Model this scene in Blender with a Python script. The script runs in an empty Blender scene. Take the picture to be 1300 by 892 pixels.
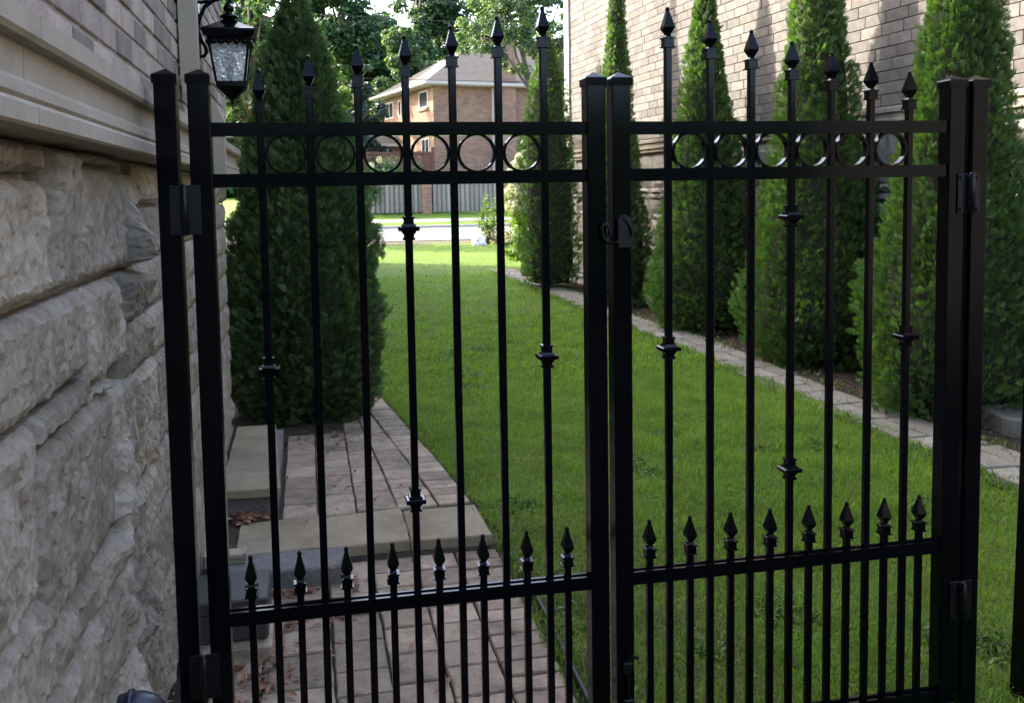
import bpy, math, random
import numpy as np
from mathutils import Vector, noise, Matrix
sc = bpy.context.scene
COL = sc.collection
rad = math.radians

# ------------------------------------------------------------------ camera
cam_d = bpy.data.cameras.new("camera")
cam = bpy.data.objects.new("camera", cam_d); COL.objects.link(cam)
F, PX, PY, W, H = 1200.0, 633.0, 335.0, 1300.0, 892.0
ya, pi_, ro = math.atan(243 / 1200), math.atan(93 / 1200), rad(-1.0)
fwd = Vector((math.sin(ya) * math.cos(pi_), math.cos(ya) * math.cos(pi_), -math.sin(pi_)))
right0 = Vector((math.cos(ya), -math.sin(ya), 0)); up0 = right0.cross(fwd)
right = right0 * math.cos(ro) + up0 * math.sin(ro); up = up0 * math.cos(ro) - right0 * math.sin(ro)
m = Matrix((right, up, -fwd)).transposed().to_4x4(); m.translation = Vector((0, -2.5, 1.65))
cam.matrix_world = m
cam_d.sensor_fit = 'HORIZONTAL'; cam_d.sensor_width = 36; cam_d.lens = F / W * 36
cam_d.shift_x = (W / 2 - PX) / W
cam_d.shift_y = -(H / 2 - PY) / W
cam_d.clip_start = 0.02; cam_d.clip_end = 2000
sc.camera = cam

# ------------------------------------------------------------------ light
AZ, EL = rad(41), rad(34)
sdir = Vector((-math.cos(AZ) * math.cos(EL), math.sin(AZ) * math.cos(EL), math.sin(EL)))
world = bpy.data.worlds.new("World"); sc.world = world; world.use_nodes = True
wn = world.node_tree; bgn = wn.nodes['Background']
sky = wn.nodes.new('ShaderNodeTexSky'); sky.sky_type = 'NISHITA'; sky.sun_disc = False
sky.sun_elevation = EL; sky.sun_rotation = math.atan2(sdir.x, sdir.y)
sky.air_density = .8; sky.dust_density = 4.0; sky.ozone_density = .4
wn.links.new(sky.outputs[0], bgn.inputs[0]); bgn.inputs[1].default_value = 0.15
sun_d = bpy.data.lights.new("sun", 'SUN'); sun_d.energy = 2.0; sun_d.angle = rad(0.5); sun_d.color = (1, .94, .84)
sun = bpy.data.objects.new("sun", sun_d); COL.objects.link(sun)
sun.rotation_euler = sdir.to_track_quat('Z', 'Y').to_euler(); sun.location = sdir * 40
sc.view_settings.view_transform = 'Standard'; sc.view_settings.look = 'None'
sc.view_settings.exposure = 3.1; sc.view_settings.gamma = 1.0

# ------------------------------------------------------------------ materials
def new_mat(name):
    mt = bpy.data.materials.new(name); mt.use_nodes = True
    nt = mt.node_tree; return mt, nt, nt.nodes['Principled BSDF']
def nd(nt, t, **k):
    n = nt.nodes.new(t)
    for a, b in k.items(): setattr(n, a, b)
    return n
def tex(nt, scale, detail=6, rough=.6, kind='noise', coord='Object', dist=0.0):
    tc = nd(nt, 'ShaderNodeTexCoord')
    if kind == 'noise':
        n = nd(nt, 'ShaderNodeTexNoise'); n.inputs['Scale'].default_value = scale
        n.inputs['Detail'].default_value = detail; n.inputs['Roughness'].default_value = rough; n.inputs['Distortion'].default_value = dist
    else:
        n = nd(nt, 'ShaderNodeTexVoronoi'); n.inputs['Scale'].default_value = scale
    nt.links.new(tc.outputs[coord], n.inputs['Vector']); return n
def ramp(nt, fac, stops):
    r = nd(nt, 'ShaderNodeValToRGB'); e = r.color_ramp.elements
    while len(e) < len(stops): e.new(0.5)
    for el, (p, c) in zip(e, stops): el.position = p; el.color = (*c, 1)
    nt.links.new(fac, r.inputs[0]); return r.outputs[0]
def mixc(nt, fac, a, b, mode='MIX'):
    mx = nd(nt, 'ShaderNodeMix', data_type='RGBA', blend_type=mode)
    for s, v in ((0, fac), (6, a), (7, b)):
        if hasattr(v, 'links'): nt.links.new(v, mx.inputs[s])
        elif s: mx.inputs[s].default_value = (*v, 1)
        else: mx.inputs[0].default_value = v
    return mx.outputs[2]
def math_n(nt, op, a, b=0.0):
    n = nd(nt, 'ShaderNodeMath', operation=op)
    for i, v in enumerate((a, b)):
        if hasattr(v, 'links'): nt.links.new(v, n.inputs[i])
        else: n.inputs[i].default_value = v
    return n.outputs[0]
def bump(nt, p, h, strength=.5, dist=.01):
    b = nd(nt, 'ShaderNodeBump'); b.inputs['Strength'].default_value = strength; b.inputs['Distance'].default_value = dist
    nt.links.new(h, b.inputs['Height']); nt.links.new(b.outputs[0], p.inputs['Normal'])
def island_rand(nt):
    oi = nd(nt, 'ShaderNodeObjectInfo'); g = nd(nt, 'ShaderNodeNewGeometry')
    s = math_n(nt, 'ADD', oi.outputs['Random'], g.outputs['Random Per Island'])
    return math_n(nt, 'FRACT', s)
def mineral(name, stops, scale=14, rough=.9, bscale=60, bstr=.5, bdist=.004, speck=.0, stain=None, vary=.25, coord='Object', spec=.3):
    """stone, brick, concrete: base ramp by coarse noise, per-piece variation, fine speckle, stains"""
    mt, nt, p = new_mat(name)
    n1 = tex(nt, scale, 8, .65, coord=coord)
    c = ramp(nt, n1.outputs[0], stops)
    if vary:
        v = math_n(nt, 'MULTIPLY_ADD', island_rand(nt), vary * 2); v.node.inputs[2].default_value = 1 - vary
        cc = nd(nt, 'ShaderNodeCombineColor'); [nt.links.new(v, cc.inputs[i]) for i in range(3)]
        c = mixc(nt, 1.0, c, cc.outputs[0], 'MULTIPLY')
    n2 = tex(nt, bscale, 10, .7, coord=coord)
    if speck:
        s = ramp(nt, n2.outputs[0], [(.3, (1 - speck,) * 3), (.5, (1, 1, 1)), (.72, (1 + speck,) * 3)])
        c = mixc(nt, 1.0, c, s, 'MULTIPLY')
    if stain:
        n3 = tex(nt, stain[1], 5, .6, coord=coord, dist=.4)
        f = ramp(nt, n3.outputs[0], [(.52, (0, 0, 0)), (.68, (1, 1, 1))])
        c = mixc(nt, math_n(nt, 'MULTIPLY', f, .8), c, stain[0])
    nt.links.new(c, p.inputs['Base Color']); p.inputs['Roughness'].default_value = rough
    p.inputs['Specular IOR Level'].default_value = spec
    h = math_n(nt, 'ADD', math_n(nt, 'MULTIPLY', n1.outputs[0], .6), n2.outputs[0])
    bump(nt, p, h, bstr, bdist); return mt
def metal(name, col, rough=.3, dust=.0, spec=.5):
    mt, nt, p = new_mat(name)
    n = tex(nt, 9, 6, .6); c = mixc(nt, math_n(nt, 'MULTIPLY', n.outputs[0], dust), col, (.12, .11, .1))
    nt.links.new(c, p.inputs['Base Color'])
    r = nd(nt, 'ShaderNodeMapRange'); r.inputs[3].default_value = rough * .8; r.inputs[4].default_value = rough * 1.4
    nt.links.new(n.outputs[0], r.inputs[0]); nt.links.new(r.outputs[0], p.inputs['Roughness'])
    p.inputs['Specular IOR Level'].default_value = spec
    n2 = tex(nt, 400, 2, .5); bump(nt, p, n2.outputs[0], .08, .0006); return mt
def leafy(name, dark, light, var=.5, trans=.3, rough=.55, nscale=2.5, tipcol=None):
    mt, nt, p = new_mat(name)
    g = nd(nt, 'ShaderNodeNewGeometry')
    n = tex(nt, nscale, 3, .6, coord='Object')
    f = math_n(nt, 'ADD', math_n(nt, 'MULTIPLY', g.outputs['Random Per Island'], var), math_n(nt, 'MULTIPLY', n.outputs[0], 1 - var))
    c = ramp(nt, f, [(.3, dark), (.72, light)])
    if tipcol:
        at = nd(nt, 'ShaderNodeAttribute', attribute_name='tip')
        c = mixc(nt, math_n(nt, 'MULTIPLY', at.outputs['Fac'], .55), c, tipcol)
    nt.links.new(c, p.inputs['Base Color']); p.inputs['Roughness'].default_value = rough
    p.inputs['Specular IOR Level'].default_value = .35
    tr = nd(nt, 'ShaderNodeBsdfTranslucent'); tc = mixc(nt, 1.0, c, (1.3, 1.5, .5), 'MULTIPLY'); nt.links.new(tc, tr.inputs[0])
    ms = nd(nt, 'ShaderNodeMixShader'); ms.inputs[0].default_value = trans
    nt.links.new(p.outputs[0], ms.inputs[1]); nt.links.new(tr.outputs[0], ms.inputs[2])
    nt.links.new(ms.outputs[0], nt.nodes['Material Output'].inputs[0]); return mt

M = {}
M['black'] = metal('black powder coated steel', (.0012, .0016, .0030), .12, .003, .15)
M['black_worn'] = metal('worn black steel', (.003, .003, .0035), .35, .03, .3)
def rock_mat():
    mt, nt, p = new_mat('rock faced limestone')
    a = tex(nt, 7, 6, .6); f = tex(nt, 70, 2, .6); g = tex(nt, 26, 3, .6); v = tex(nt, 130, kind='voronoi')
    c = ramp(nt, a.outputs[0], [(.3, (.235, .198, .152)), (.5, (.31, .268, .215)), (.7, (.375, .332, .275))])
    c = mixc(nt, 1.0, c, ramp(nt, g.outputs[0], [(.28, (.80, .78, .74)), (.45, (.97, .97, .97)), (.6, (1.03, 1.03, 1.03)), (.72, (1.15, 1.15, 1.14))]), 'MULTIPLY')
    c = mixc(nt, 1.0, c, ramp(nt, f.outputs[0], [(.28, (.74, .72, .69)), (.42, (1, 1, 1)), (.66, (1.14, 1.14, 1.14))]), 'MULTIPLY')
    st = tex(nt, 3.1, 7, .75, dist=.8); fm = ramp(nt, st.outputs[0], [(.54, (0, 0, 0)), (.64, (1, 1, 1))])
    c = mixc(nt, math_n(nt, 'MULTIPLY', fm, .55), c, (.15, .115, .075))
    sr = island_rand(nt); vv = math_n(nt, 'MULTIPLY_ADD', sr, .42); vv.node.inputs[2].default_value = .80
    cc = nd(nt, 'ShaderNodeCombineColor'); [nt.links.new(vv, cc.inputs[i]) for i in range(3)]
    c = mixc(nt, 1.0, c, cc.outputs[0], 'MULTIPLY')
    nt.links.new(c, p.inputs['Base Color']); p.inputs['Roughness'].default_value = .93; p.inputs['Specular IOR Level'].default_value = .2
    h = math_n(nt, 'ADD', math_n(nt, 'MULTIPLY', g.outputs[0], .7), math_n(nt, 'MULTIPLY', f.outputs[0], .5))
    bump(nt, p, h, .45, .0035); return mt
M['stone'] = rock_mat()
M['stone_r'] = mineral('rock faced limestone far', [(.3, (.19, .175, .155)), (.7, (.36, .335, .30))], 9, .92, 50, .6, .006, .2, None, .2)
M['ledge'] = mineral('cast stone ledge', [(.3, (.29, .245, .19)), (.7, (.38, .33, .265))], 4, .85, 90, .25, .002, .08, ((.20, .17, .13), 2.5), .06)
M['brick'] = mineral('pinkish grey clay brick', [(.3, (.115, .103, .090)), (.7, (.185, .170, .150))], 16, .9, 120, .5, .003, .16, None, .26)
M['brick_l'] = mineral('mauve grey clay brick', [(.3, (.24, .19, .16)), (.7, (.37, .30, .255))], 16, .9, 90, .6, .004, .2, None, .42)
M['mortar'] = mineral('pale mortar', [(.3, (.155, .142, .12)), (.7, (.20, .185, .16))], 20, .95, 120, .5, .003, .1, None, 0)
M['mortar_d'] = mineral('grey mortar', [(.3, (.26, .23, .19)), (.7, (.38, .34, .29))], 20, .95, 120, .5, .003, .1, None, 0)
M['paver'] = mineral('brown grey concrete paver', [(.25, (.21, .152, .102)), (.5, (.33, .25, .175)), (.8, (.42, .335, .245))], 12, .92, 110, .9, .004, .30, ((.13, .105, .08), 5.0), .26)
M['flag'] = mineral('tan flagstone slab', [(.25, (.17, .13, .08)), (.5, (.28, .222, .142)), (.8, (.36, .30, .20))], 4, .9, 70, .4, .003, .12, ((.20, .17, .13), 2.2), .10)
M['flag_grey'] = mineral('weathered grey flagstone', [(.25, (.125, .115, .095)), (.7, (.225, .21, .18))], 6, .92, 60, .5, .004, .15, ((.15, .14, .09), 3.5), .15)
M['concrete'] = mineral('grey concrete', [(.3, (.15, .142, .13)), (.7, (.24, .23, .21))], 8, .92, 110, 1, .008, .45, None, .05)
M['soil'] = mineral('dark soil', [(.3, (.045, .034, .024)), (.7, (.11, .085, .06))], 12, 1, 60, 1, .02, .3, None, 0)
M['mulch'] = mineral('dark shaded mulch', [(.3, (.018, .014, .010)), (.7, (.055, .042, .030))], 22, 1, 60, 1, .02, .4, None, 0)
M['road'] = mineral('sunbleached asphalt', [(.3, (.125, .12, .112)), (.7, (.165, .158, .15))], 2, .9, 60, .3, .004, .1, None, 0)
M['kerb'] = mineral('concrete kerb', [(.3, (.30, .29, .27)), (.7, (.38, .37, .35))], 5, .9, 60, .3, .004, .1, None, .08)
def far_brick():
    mt, nt, p = new_mat('orange brown brick wall')
    tc = nd(nt, 'ShaderNodeTexCoord'); sp_ = nd(nt, 'ShaderNodeSeparateXYZ'); nt.links.new(tc.outputs['Object'], sp_.inputs[0])
    cb = nd(nt, 'ShaderNodeCombineXYZ'); nt.links.new(math_n(nt, 'ADD', sp_.outputs[0], sp_.outputs[1]), cb.inputs[0]); nt.links.new(sp_.outputs[2], cb.inputs[1])
    bt = nd(nt, 'ShaderNodeTexBrick'); nt.links.new(cb.outputs[0], bt.inputs['Vector']); bt.inputs['Scale'].default_value = 1; bt.inputs['Brick Width'].default_value = .28; bt.inputs['Row Height'].default_value = .10
    bt.inputs['Mortar Size'].default_value = .008; bt.inputs['Color1'].default_value = (.18, .09, .052, 1); bt.inputs['Color2'].default_value = (.28, .155, .09, 1); bt.inputs['Mortar'].default_value = (.30, .25, .20, 1)
    n = tex(nt, 1.2, 5, .7); c = mixc(nt, 1.0, bt.outputs[0], ramp(nt, n.outputs[0], [(.3, (.82, .82, .84)), (.7, (1.15, 1.12, 1.1))]), 'MULTIPLY')
    nt.links.new(c, p.inputs['Base Color']); p.inputs['Roughness'].default_value = .9; return mt
M['house_brick'] = far_brick()
M['redwood'] = mineral('red brown stained wood', [(.3, (.11, .05, .035)), (.7, (.18, .085, .055))], 5, .8, 30, .3, .004, .1, None, .2)
M['fence'] = mineral('weathered grey cedar board', [(.3, (.20, .175, .145)), (.7, (.31, .275, .235))], 4, .9, 40, .4, .004, .15, None, .2)
M['shingle'] = mineral('grey brown asphalt shingle', [(.3, (.08, .068, .057)), (.7, (.125, .108, .092))], 3, .95, 40, .5, .01, .2, None, .1)
M['white'] = mineral('off white painted trim', [(.3, (.48, .45, .40)), (.7, (.56, .53, .48))], 6, .6, 60, .1, .001, .03, None, 0)
M['eaves'] = mineral('beige painted aluminium', [(.3, (.42, .37, .31)), (.7, (.48, .43, .37))], 6, .5, 60, .1, .001, .03, None, 0)
M['spout'] = mineral('cream painted downspout', [(.3, (.29, .235, .165)), (.7, (.33, .275, .20))], 3, .45, 60, .05, .001, .03, None, 0, spec=.5)
M['plastic'] = mineral('dark grey plastic', [(.3, (.040, .037, .033)), (.7, (.056, .052, .047))], 3, .5, 60, .1, .001, .03, None, 0, spec=.5)
M['edging'] = mineral('black plastic edging', [(.3, (.012, .014, .012)), (.7, (.03, .035, .03))], 8, .6, 60, .1, .001, .03, None, 0)
M['rockw'] = mineral('white quartz rock', [(.3, (.62, .60, .57)), (.7, (.80, .79, .76))], 5, .8, 20, .5, .02, .1, None, 0)
M['bark'] = mineral('grey brown bark', [(.3, (.09, .07, .05)), (.7, (.19, .16, .13))], 6, .95, 30, 1, .03, .3, None, 0)
M['litter'] = mineral('dry reddish leaf', [(.3, (.13, .05, .025)), (.7, (.36, .19, .11))], 6, .8, 40, .2, .002, .1, None, .5)
M['pipe'] = mineral('black blue plastic pipe', [(.3, (.012, .016, .03)), (.7, (.02, .026, .045))], 3, .3, 60, .05, .001, .03, None, 0, spec=.6)
M['window'] = mineral('dark window glass', [(.3, (.03, .035, .04)), (.7, (.05, .055, .06))], 2, .12, 20, .02, .001, 0, None, 0, spec=.8)
M['wire'] = metal('cable sheath', (.03, .03, .03), .6)
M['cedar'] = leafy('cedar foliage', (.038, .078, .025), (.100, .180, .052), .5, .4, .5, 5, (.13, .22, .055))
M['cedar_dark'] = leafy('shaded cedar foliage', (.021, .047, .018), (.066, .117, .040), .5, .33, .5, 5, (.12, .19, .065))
M['twig'] = mineral('dead inner twigs', [(.3, (.030, .036, .018)), (.7, (.060, .062, .034))], 14, 1, 50, 1, .03, .4, None, 0)
M['leaf_a'] = leafy('mid green leaves', (.040, .080, .030), (.095, .16, .060), .6, .35)
M['leaf_b'] = leafy('dark green leaves', (.022, .052, .022), (.060, .115, .042), .6, .3)
M['leaf_c'] = leafy('silvery green leaves', (.05, .085, .04), (.13, .19, .09), .6, .35)
M['leaf_d'] = leafy('yellow green leaves', (.06, .105, .014), (.14, .21, .035), .6, .45)
M['leaf_e'] = leafy('blue green needles', (.02, .045, .032), (.05, .085, .06), .6, .2)
M['flower'] = leafy('cream white petals', (.38, .38, .28), (.55, .55, .45), .6, .35)
M['dry'] = leafy('dry pinkish stalks', (.16, .12, .07), (.30, .24, .15), .7, .2)
M['grassm'] = leafy('grass blades', (.062, .125, .014), (.220, .330, .046), .3, .5, .5, 3.2, (.25, .36, .065))
M['grassdry'] = leafy('dry grass blades', (.12, .125, .035), (.28, .27, .10), .6, .3)
M['weed'] = leafy('weed leaves', (.04, .085, .015), (.12, .19, .04), .6, .3)
def lawn_mat():
    mt, nt, p = new_mat('lawn turf')
    a = tex(nt, 1.1, 4, .6); b = tex(nt, 45, 8, .8)
    c = ramp(nt, b.outputs[0], [(.3, (.035, .068, .011)), (.5, (.100, .165, .022)), (.72, (.19, .27, .045))])
    d = ramp(nt, a.outputs[0], [(.35, (.8, .92, .75)), (.65, (1.25, 1.12, 1.2))])
    c = mixc(nt, 1.0, c, d, 'MULTIPLY'); nt.links.new(c, p.inputs['Base Color']); p.inputs['Roughness'].default_value = .8
    p.inputs['Specular IOR Level'].default_value = .15
    bump(nt, p, b.outputs[0], 1, .04); return mt
M['lawn'] = lawn_mat()
def glass_mat():
    mt, nt, p = new_mat('rippled lamp glass')
    p.inputs['Base Color'].default_value = (.92, .94, .94, 1); p.inputs['Transmission Weight'].default_value = .82
    p.inputs['Roughness'].default_value = .12; p.inputs['IOR'].default_value = 1.45
    v = tex(nt, 55, kind='voronoi'); bump(nt, p, v.outputs[0], 1.0, .012); return mt
M['lampglass'] = glass_mat()

# ------------------------------------------------------------------ mesh helpers
def tag(o, label=None, cat=None, group=None, kind=None):
    for k, v in (('label', label), ('category', cat), ('group', group), ('kind', kind)):
        if v: o[k] = v
    return o
def link(name, me, parent=None, loc=None):
    o = bpy.data.objects.new(name, me); COL.objects.link(o)
    if parent: o.parent = parent
    if loc is not None: o.location = loc
    return o
def empty(name, loc, rz=0.0):
    o = bpy.data.objects.new(name, None); COL.objects.link(o); o.location = loc; o.rotation_euler.z = rz
    o.empty_display_size = .1; return o
def mesh_np(name, V, Fs, mat, smooth=False, attr=None):
    """V (n,3); Fs (m,k) equal-size faces"""
    V = np.asarray(V, np.float32); Fs = np.asarray(Fs, np.int32); me = bpy.data.meshes.new(name)
    k = Fs.shape[1]; me.vertices.add(len(V)); me.vertices.foreach_set('co', V.ravel())
    me.loops.add(Fs.size); me.loops.foreach_set('vertex_index', Fs.ravel())
    me.polygons.add(len(Fs)); me.polygons.foreach_set('loop_start', np.arange(0, Fs.size, k, dtype=np.int32))
    me.polygons.foreach_set('use_smooth', np.full(len(Fs), bool(smooth)))
    if attr is not None:
        a = me.attributes.new('tip', 'FLOAT', 'POINT'); a.data.foreach_set('value', np.asarray(attr, np.float32))
    me.materials.append(M[mat]); me.update(calc_edges=True); me.validate(); return me
class MB:
    def __init__(s): s.v = []; s.f = []; s.sm = []
    def add(s, vs, fs, sm=False):
        n = len(s.v); s.v += [tuple(v) for v in vs]; s.f += [tuple(i + n for i in f) for f in fs]; s.sm += [sm] * len(fs); return s
    def box(s, x0, x1, y0, y1, z0, z1, bev=0.0):
        if bev:
            b = min(bev, (x1-x0)*.45, (y1-y0)*.45, (z1-z0)*.45); vs = []; 
            for zz, i in ((z0, b), (z0 + b, 0), (z1 - b, 0), (z1, b)):
                for a in ((x0 + i, y0 + b), (x1 - i, y0 + b), (x1 - i, y1 - b), (x0 + i, y1 - b)) if False else ((x0+i+ (b if i==0 else 0), y0+i), (x1-i-(b if i==0 else 0), y0+i), (x1-i, y0+i+(b if i==0 else 0)), (x1-i, y1-i-(b if i==0 else 0)), (x1-i-(b if i==0 else 0), y1-i), (x0+i+(b if i==0 else 0), y1-i), (x0+i, y1-i-(b if i==0 else 0)), (x0+i, y0+i+(b if i==0 else 0))):
                    vs.append((a[0], a[1], zz))
            fs = [tuple(range(7, -1, -1)), tuple(range(24, 32))]
            for r in range(3):
                for j in range(8):
                    k = (j + 1) % 8; fs.append((r*8+j, r*8+k, r*8+8+k, r*8+8+j))
            return s.add(vs, fs)
        vs = [(x, y, z) for z in (z0, z1) for x, y in ((x0, y0), (x1, y0), (x1, y1), (x0, y1))]
        return s.add(vs, [(3, 2, 1, 0), (4, 5, 6, 7), (0, 1, 5, 4), (1, 2, 6, 5), (2, 3, 7, 6), (3, 0, 4, 7)])
    def rings(s, rings, sm=False, cap=True):
        n = len(rings[0]); vs = [p for r in rings for p in r]; fs = []
        for r in range(len(rings) - 1):
            for j in range(n):
                k = (j + 1) % n; fs.append((r*n+j, r*n+k, (r+1)*n+k, (r+1)*n+j))
        if cap: fs += [tuple(range(n - 1, -1, -1)), tuple(range((len(rings)-1)*n, len(rings)*n))]
        return s.add(vs, fs, sm)
    def lathe(s, prof, n=12, c=(0, 0, 0), rot=0.0, sm=True):
        """prof: (z, r); n=4 with rot 45deg gives square sections with half width r/sqrt2 -> use sq()"""
        return s.rings([[(c[0] + r*math.cos(rot+2*math.pi*j/n), c[1] + r*math.sin(rot+2*math.pi*j/n), c[2] + z) for j in range(n)] for z, r in prof], sm)
    def sq(s, prof, c=(0, 0, 0)):
        return s.lathe([(z, h * math.sqrt(2)) for z, h in prof], 4, c, math.pi / 4, False)
    def tube(s, pts, r, n=8, sm=True):
        pts = [Vector(p) for p in pts]; rs = r if isinstance(r, (list, tuple)) else [r] * len(pts); rings = []
        t0 = (pts[1] - pts[0]).normalized(); a = t0.orthogonal().normalized()
        for i, p in enumerate(pts):
            t = (pts[min(i+1, len(pts)-1)] - pts[max(i-1, 0)]).normalized()
            a = (a - t * a.dot(t)).normalized(); b = t.cross(a)
            rings.append([tuple(p + (a*math.cos(2*math.pi*j/n) + b*math.sin(2*math.pi*j/n)) * rs[i]) for j in range(n)])
        return s.rings(rings, sm)
    def extrude_y(s, prof, y0, y1):
        return s.rings([[(x, y0, z) for x, z in prof], [(x, y1, z) for x, z in prof]])
    def extrude_x(s, prof, x0, x1):
        return s.rings([[(x0, y, z) for y, z in prof], [(x1, y, z) for y, z in prof]])
    def mesh(s, name, mat):
        me = bpy.data.meshes.new(name); me.from_pydata(s.v, [], s.f); me.materials.append(M[mat])
        if any(s.sm): me.polygons.foreach_set('use_smooth', s.sm)
        import bmesh
        bm = bmesh.new(); bm.from_mesh(me); bmesh.ops.recalc_face_normals(bm, faces=bm.faces); bm.to_mesh(me); bm.free()
        return me
    def build(s, name, mat, parent=None, loc=None): return link(name, s.mesh(name, mat), parent, loc)

rng = np.random.default_rng(7); random.seed(7)

# ================================================================== GROUND
def hgt(x, y):
    """terrain height"""
    if y < 27: return .035
    if y < 29: return .035 - .055 * (y - 27) / 2
    if y <= 40.6: return -.02
    if y < 40.9: return -.02 + .05
    if y < 46: return .10 + .45 * (y - 40.9) / 5.1
    if y < 60: return .55 + .3 * (y - 46) / 14
    return .85 + (y - 60) * .012
def sheet(name, xs, ys, zf, mat, kind='structure'):
    V = [(x, y, zf(x, y)) for y in ys for x in xs]; nx = len(xs)
    Fs = [(j*nx+i, j*nx+i+1, (j+1)*nx+i+1, (j+1)*nx+i) for j in range(len(ys)-1) for i in range(nx-1)]
    o = link(name, mesh_np(name, V, Fs, mat, True)); o['kind'] = kind; return o
def gz(x, y):
    if y < 27: return -.016 if (y < 1.69) else .02
    return hgt(x, y)
sheet('ground', [-900, -60, -20, -3, 0, 3, 6, 12, 30, 60, 900], [-40, -4, 0, 1.685, 1.695, 4, 10, 20, 27, 29, 40.6, 40.8], gz, 'soil')
sheet('verge', [-60, -20, 0, 10, 20, 60], [40.85, 41.5, 42.4], lambda x, y: .10 + .45*(y-40.9)/5.1, 'lawn')
sheet('pavement', [-60, -20, 0, 10, 20, 60], [42.402, 43.5], lambda x, y: .105 + .45*(y-40.9)/5.1, 'kerb')
sheet('far_lawn', [-300, -60, -20, 0, 10, 20, 60, 300], [43.502, 46, 60, 100, 300], lambda x, y: hgt(x, y) if y > 45 else .10 + .45*(y-40.9)/5.1, 'lawn')
sheet('road', [-60, -20, 0, 10, 20, 60], [29.4, 35, 40.6], lambda x, y: .004, 'road')
kb = MB(); kb.box(-60, 60, 40.6, 40.85, -.05, .12, .02); o = kb.build('kerb', 'kerb'); o['kind'] = 'structure'
XL = [(-.6, .86), (1.66, .87), (1.70, .82), (2.1, .80), (2.9, .735), (3.6, .66), (4.8, .54), (5.6, .42), (6.4, .1), (7.2, -1.2), (15, -2.2), (15.3, -16), (28.2, -16)]
XR = [(-.6, 4.6), (1.0, 4.6), (1.25, 3.56), (15.2, 3.50), (15.6, 5), (17, 16), (28.2, 26)]
def interp(t, y): return float(np.interp(y, [a for a, b in t], [b for a, b in t]))
def lz(x, y):
    n = .012 * noise.noise(Vector((x*1.3, y*1.3, 0)))
    b = float(np.interp(y, [-.6, 1.3, 2.0, 3.5, 24, 28.2], [.0, .01, .055, .075, .075, .0]))
    return b + n + .03 * min(1, max(0, (x - 2.2) / 1.2)) * (1 if y < 15 else 0)
ysl = list(np.concatenate([np.arange(-.6, 6, .1), np.arange(6, 15, .3), [15.0, 15.3, 15.6, 16, 17, 18, 20, 22, 24, 26, 27, 28.2]]))
nu = 28; V = []; Fs = []
for j, y in enumerate(ysl):
    a, b = interp(XL, y), interp(XR, y)
    for i in range(nu):
        u = i / (nu - 1); x = a + (b - a) * u
        z = lz(x, y) - (.06 if i in (0, nu - 1) and y < 15.2 else 0)
        V.append((x, y, z))
for j in range(len(ysl) - 1):
    for i in range(nu - 1): Fs.append((j*nu+i, j*nu+i+1, (j+1)*nu+i+1, (j+1)*nu+i))
o = link('lawn', mesh_np('lawn', V, Fs, 'lawn', True)); o['kind'] = 'structure'
sheet('planting_bed', [3.9, 4.1, 4.5, 5.1], list(np.arange(1.5, 15.4, .25)), lambda x, y: .095 + .02*noise.noise(Vector((x*4, y*4, 3))), 'mulch')
sheet('cedar_bed', [-2.6, -1.5, -.6, -.2, .35], list(np.arange(3.56, 8, .2)), lambda x, y: .068 + .01*noise.noise(Vector((x*4, y*4, 1))), 'soil')

# grass blades
def blades(name, pts, hmin, hmax, wid, mat, lean=.5, label=None, cat=None):
    n = len(pts); a = rng.uniform(0, 2*np.pi, n); h = rng.uniform(hmin, hmax, n)*np.array([.75 + .7*max(-.3, noise.noise(Vector((q[0]*4, q[1]*4, 2)))+.3*noise.noise(Vector((q[0]*15, q[1]*15, 2)))) for q in pts]); w = wid * rng.uniform(.7, 1.3, n)
    la = rng.uniform(0, 2*np.pi, n); l = h * rng.uniform(.1, lean*1.6, n)
    d = np.stack([np.cos(a), np.sin(a), np.zeros(n)], 1) * w[:, None] * .5
    L = np.stack([np.cos(la), np.sin(la), np.zeros(n)], 1) * l[:, None]; U = np.zeros((n, 3)); U[:, 2] = h
    p0 = pts - d; p1 = pts + d; q0 = pts + L*.35 + U*.55 - d*.8; q1 = pts + L*.35 + U*.55 + d*.8; t = pts + L + U*np.sqrt(np.clip(1 - (l/h)**2*.6, .15, 1))[:, None]
    V = np.stack([p0, p1, q1, q0, t], 1).reshape(-1, 3); b = np.arange(n)[:, None] * 5
    T = np.concatenate([b + [0, 1, 2], b + [0, 2, 3], b + [3, 2, 4]], 0)
    at = np.tile([0, 0, .5, .5, 1.], n)
    o = link(name, mesh_np(name, V, T, mat, True, at)); o['kind'] = 'stuff'; tag(o, label, cat); return o
def scatter(n, y0, y1, xa=None, xb=None, clump=0.0):
    y = rng.uniform(y0, y1, n); a = np.array([interp(XL, v) for v in y]) if xa is None else xa; b = np.array([interp(XR, v) for v in y]) if xb is None else xb
    x = a + (b - a) * rng.uniform(0, 1, n) + rng.normal(0, .012, n)
    if clump:
        keep = np.array([noise.noise(Vector((p*9, q*9, 5))) * .8 + noise.noise(Vector((p*2, q*2, 9))) > rng.uniform(-1.4, .6)*clump for p, q in zip(x, y)]); x, y = x[keep], y[keep]
    return np.array([(p, q, lz(p, q) - .004) for p, q in zip(x, y)])
blades('grass', np.concatenate([scatter(90000, -.55, 2.2, .8, clump=1), scatter(60000, 2.2, 5)]), .028, .072, .0036, 'grassm', .9, 'short green turf blades growing between the two brick walls', 'grass')
blades('grass', np.concatenate([scatter(36000, 5, 9), scatter(26000, 9, 15.2), scatter(24000, 15.2, 28, xa=-4, xb=14)]), .035, .07, .009, 'grassm', .9, 'distant lawn grass running out to the sunlit street edge', 'grass')
cp = []
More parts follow.
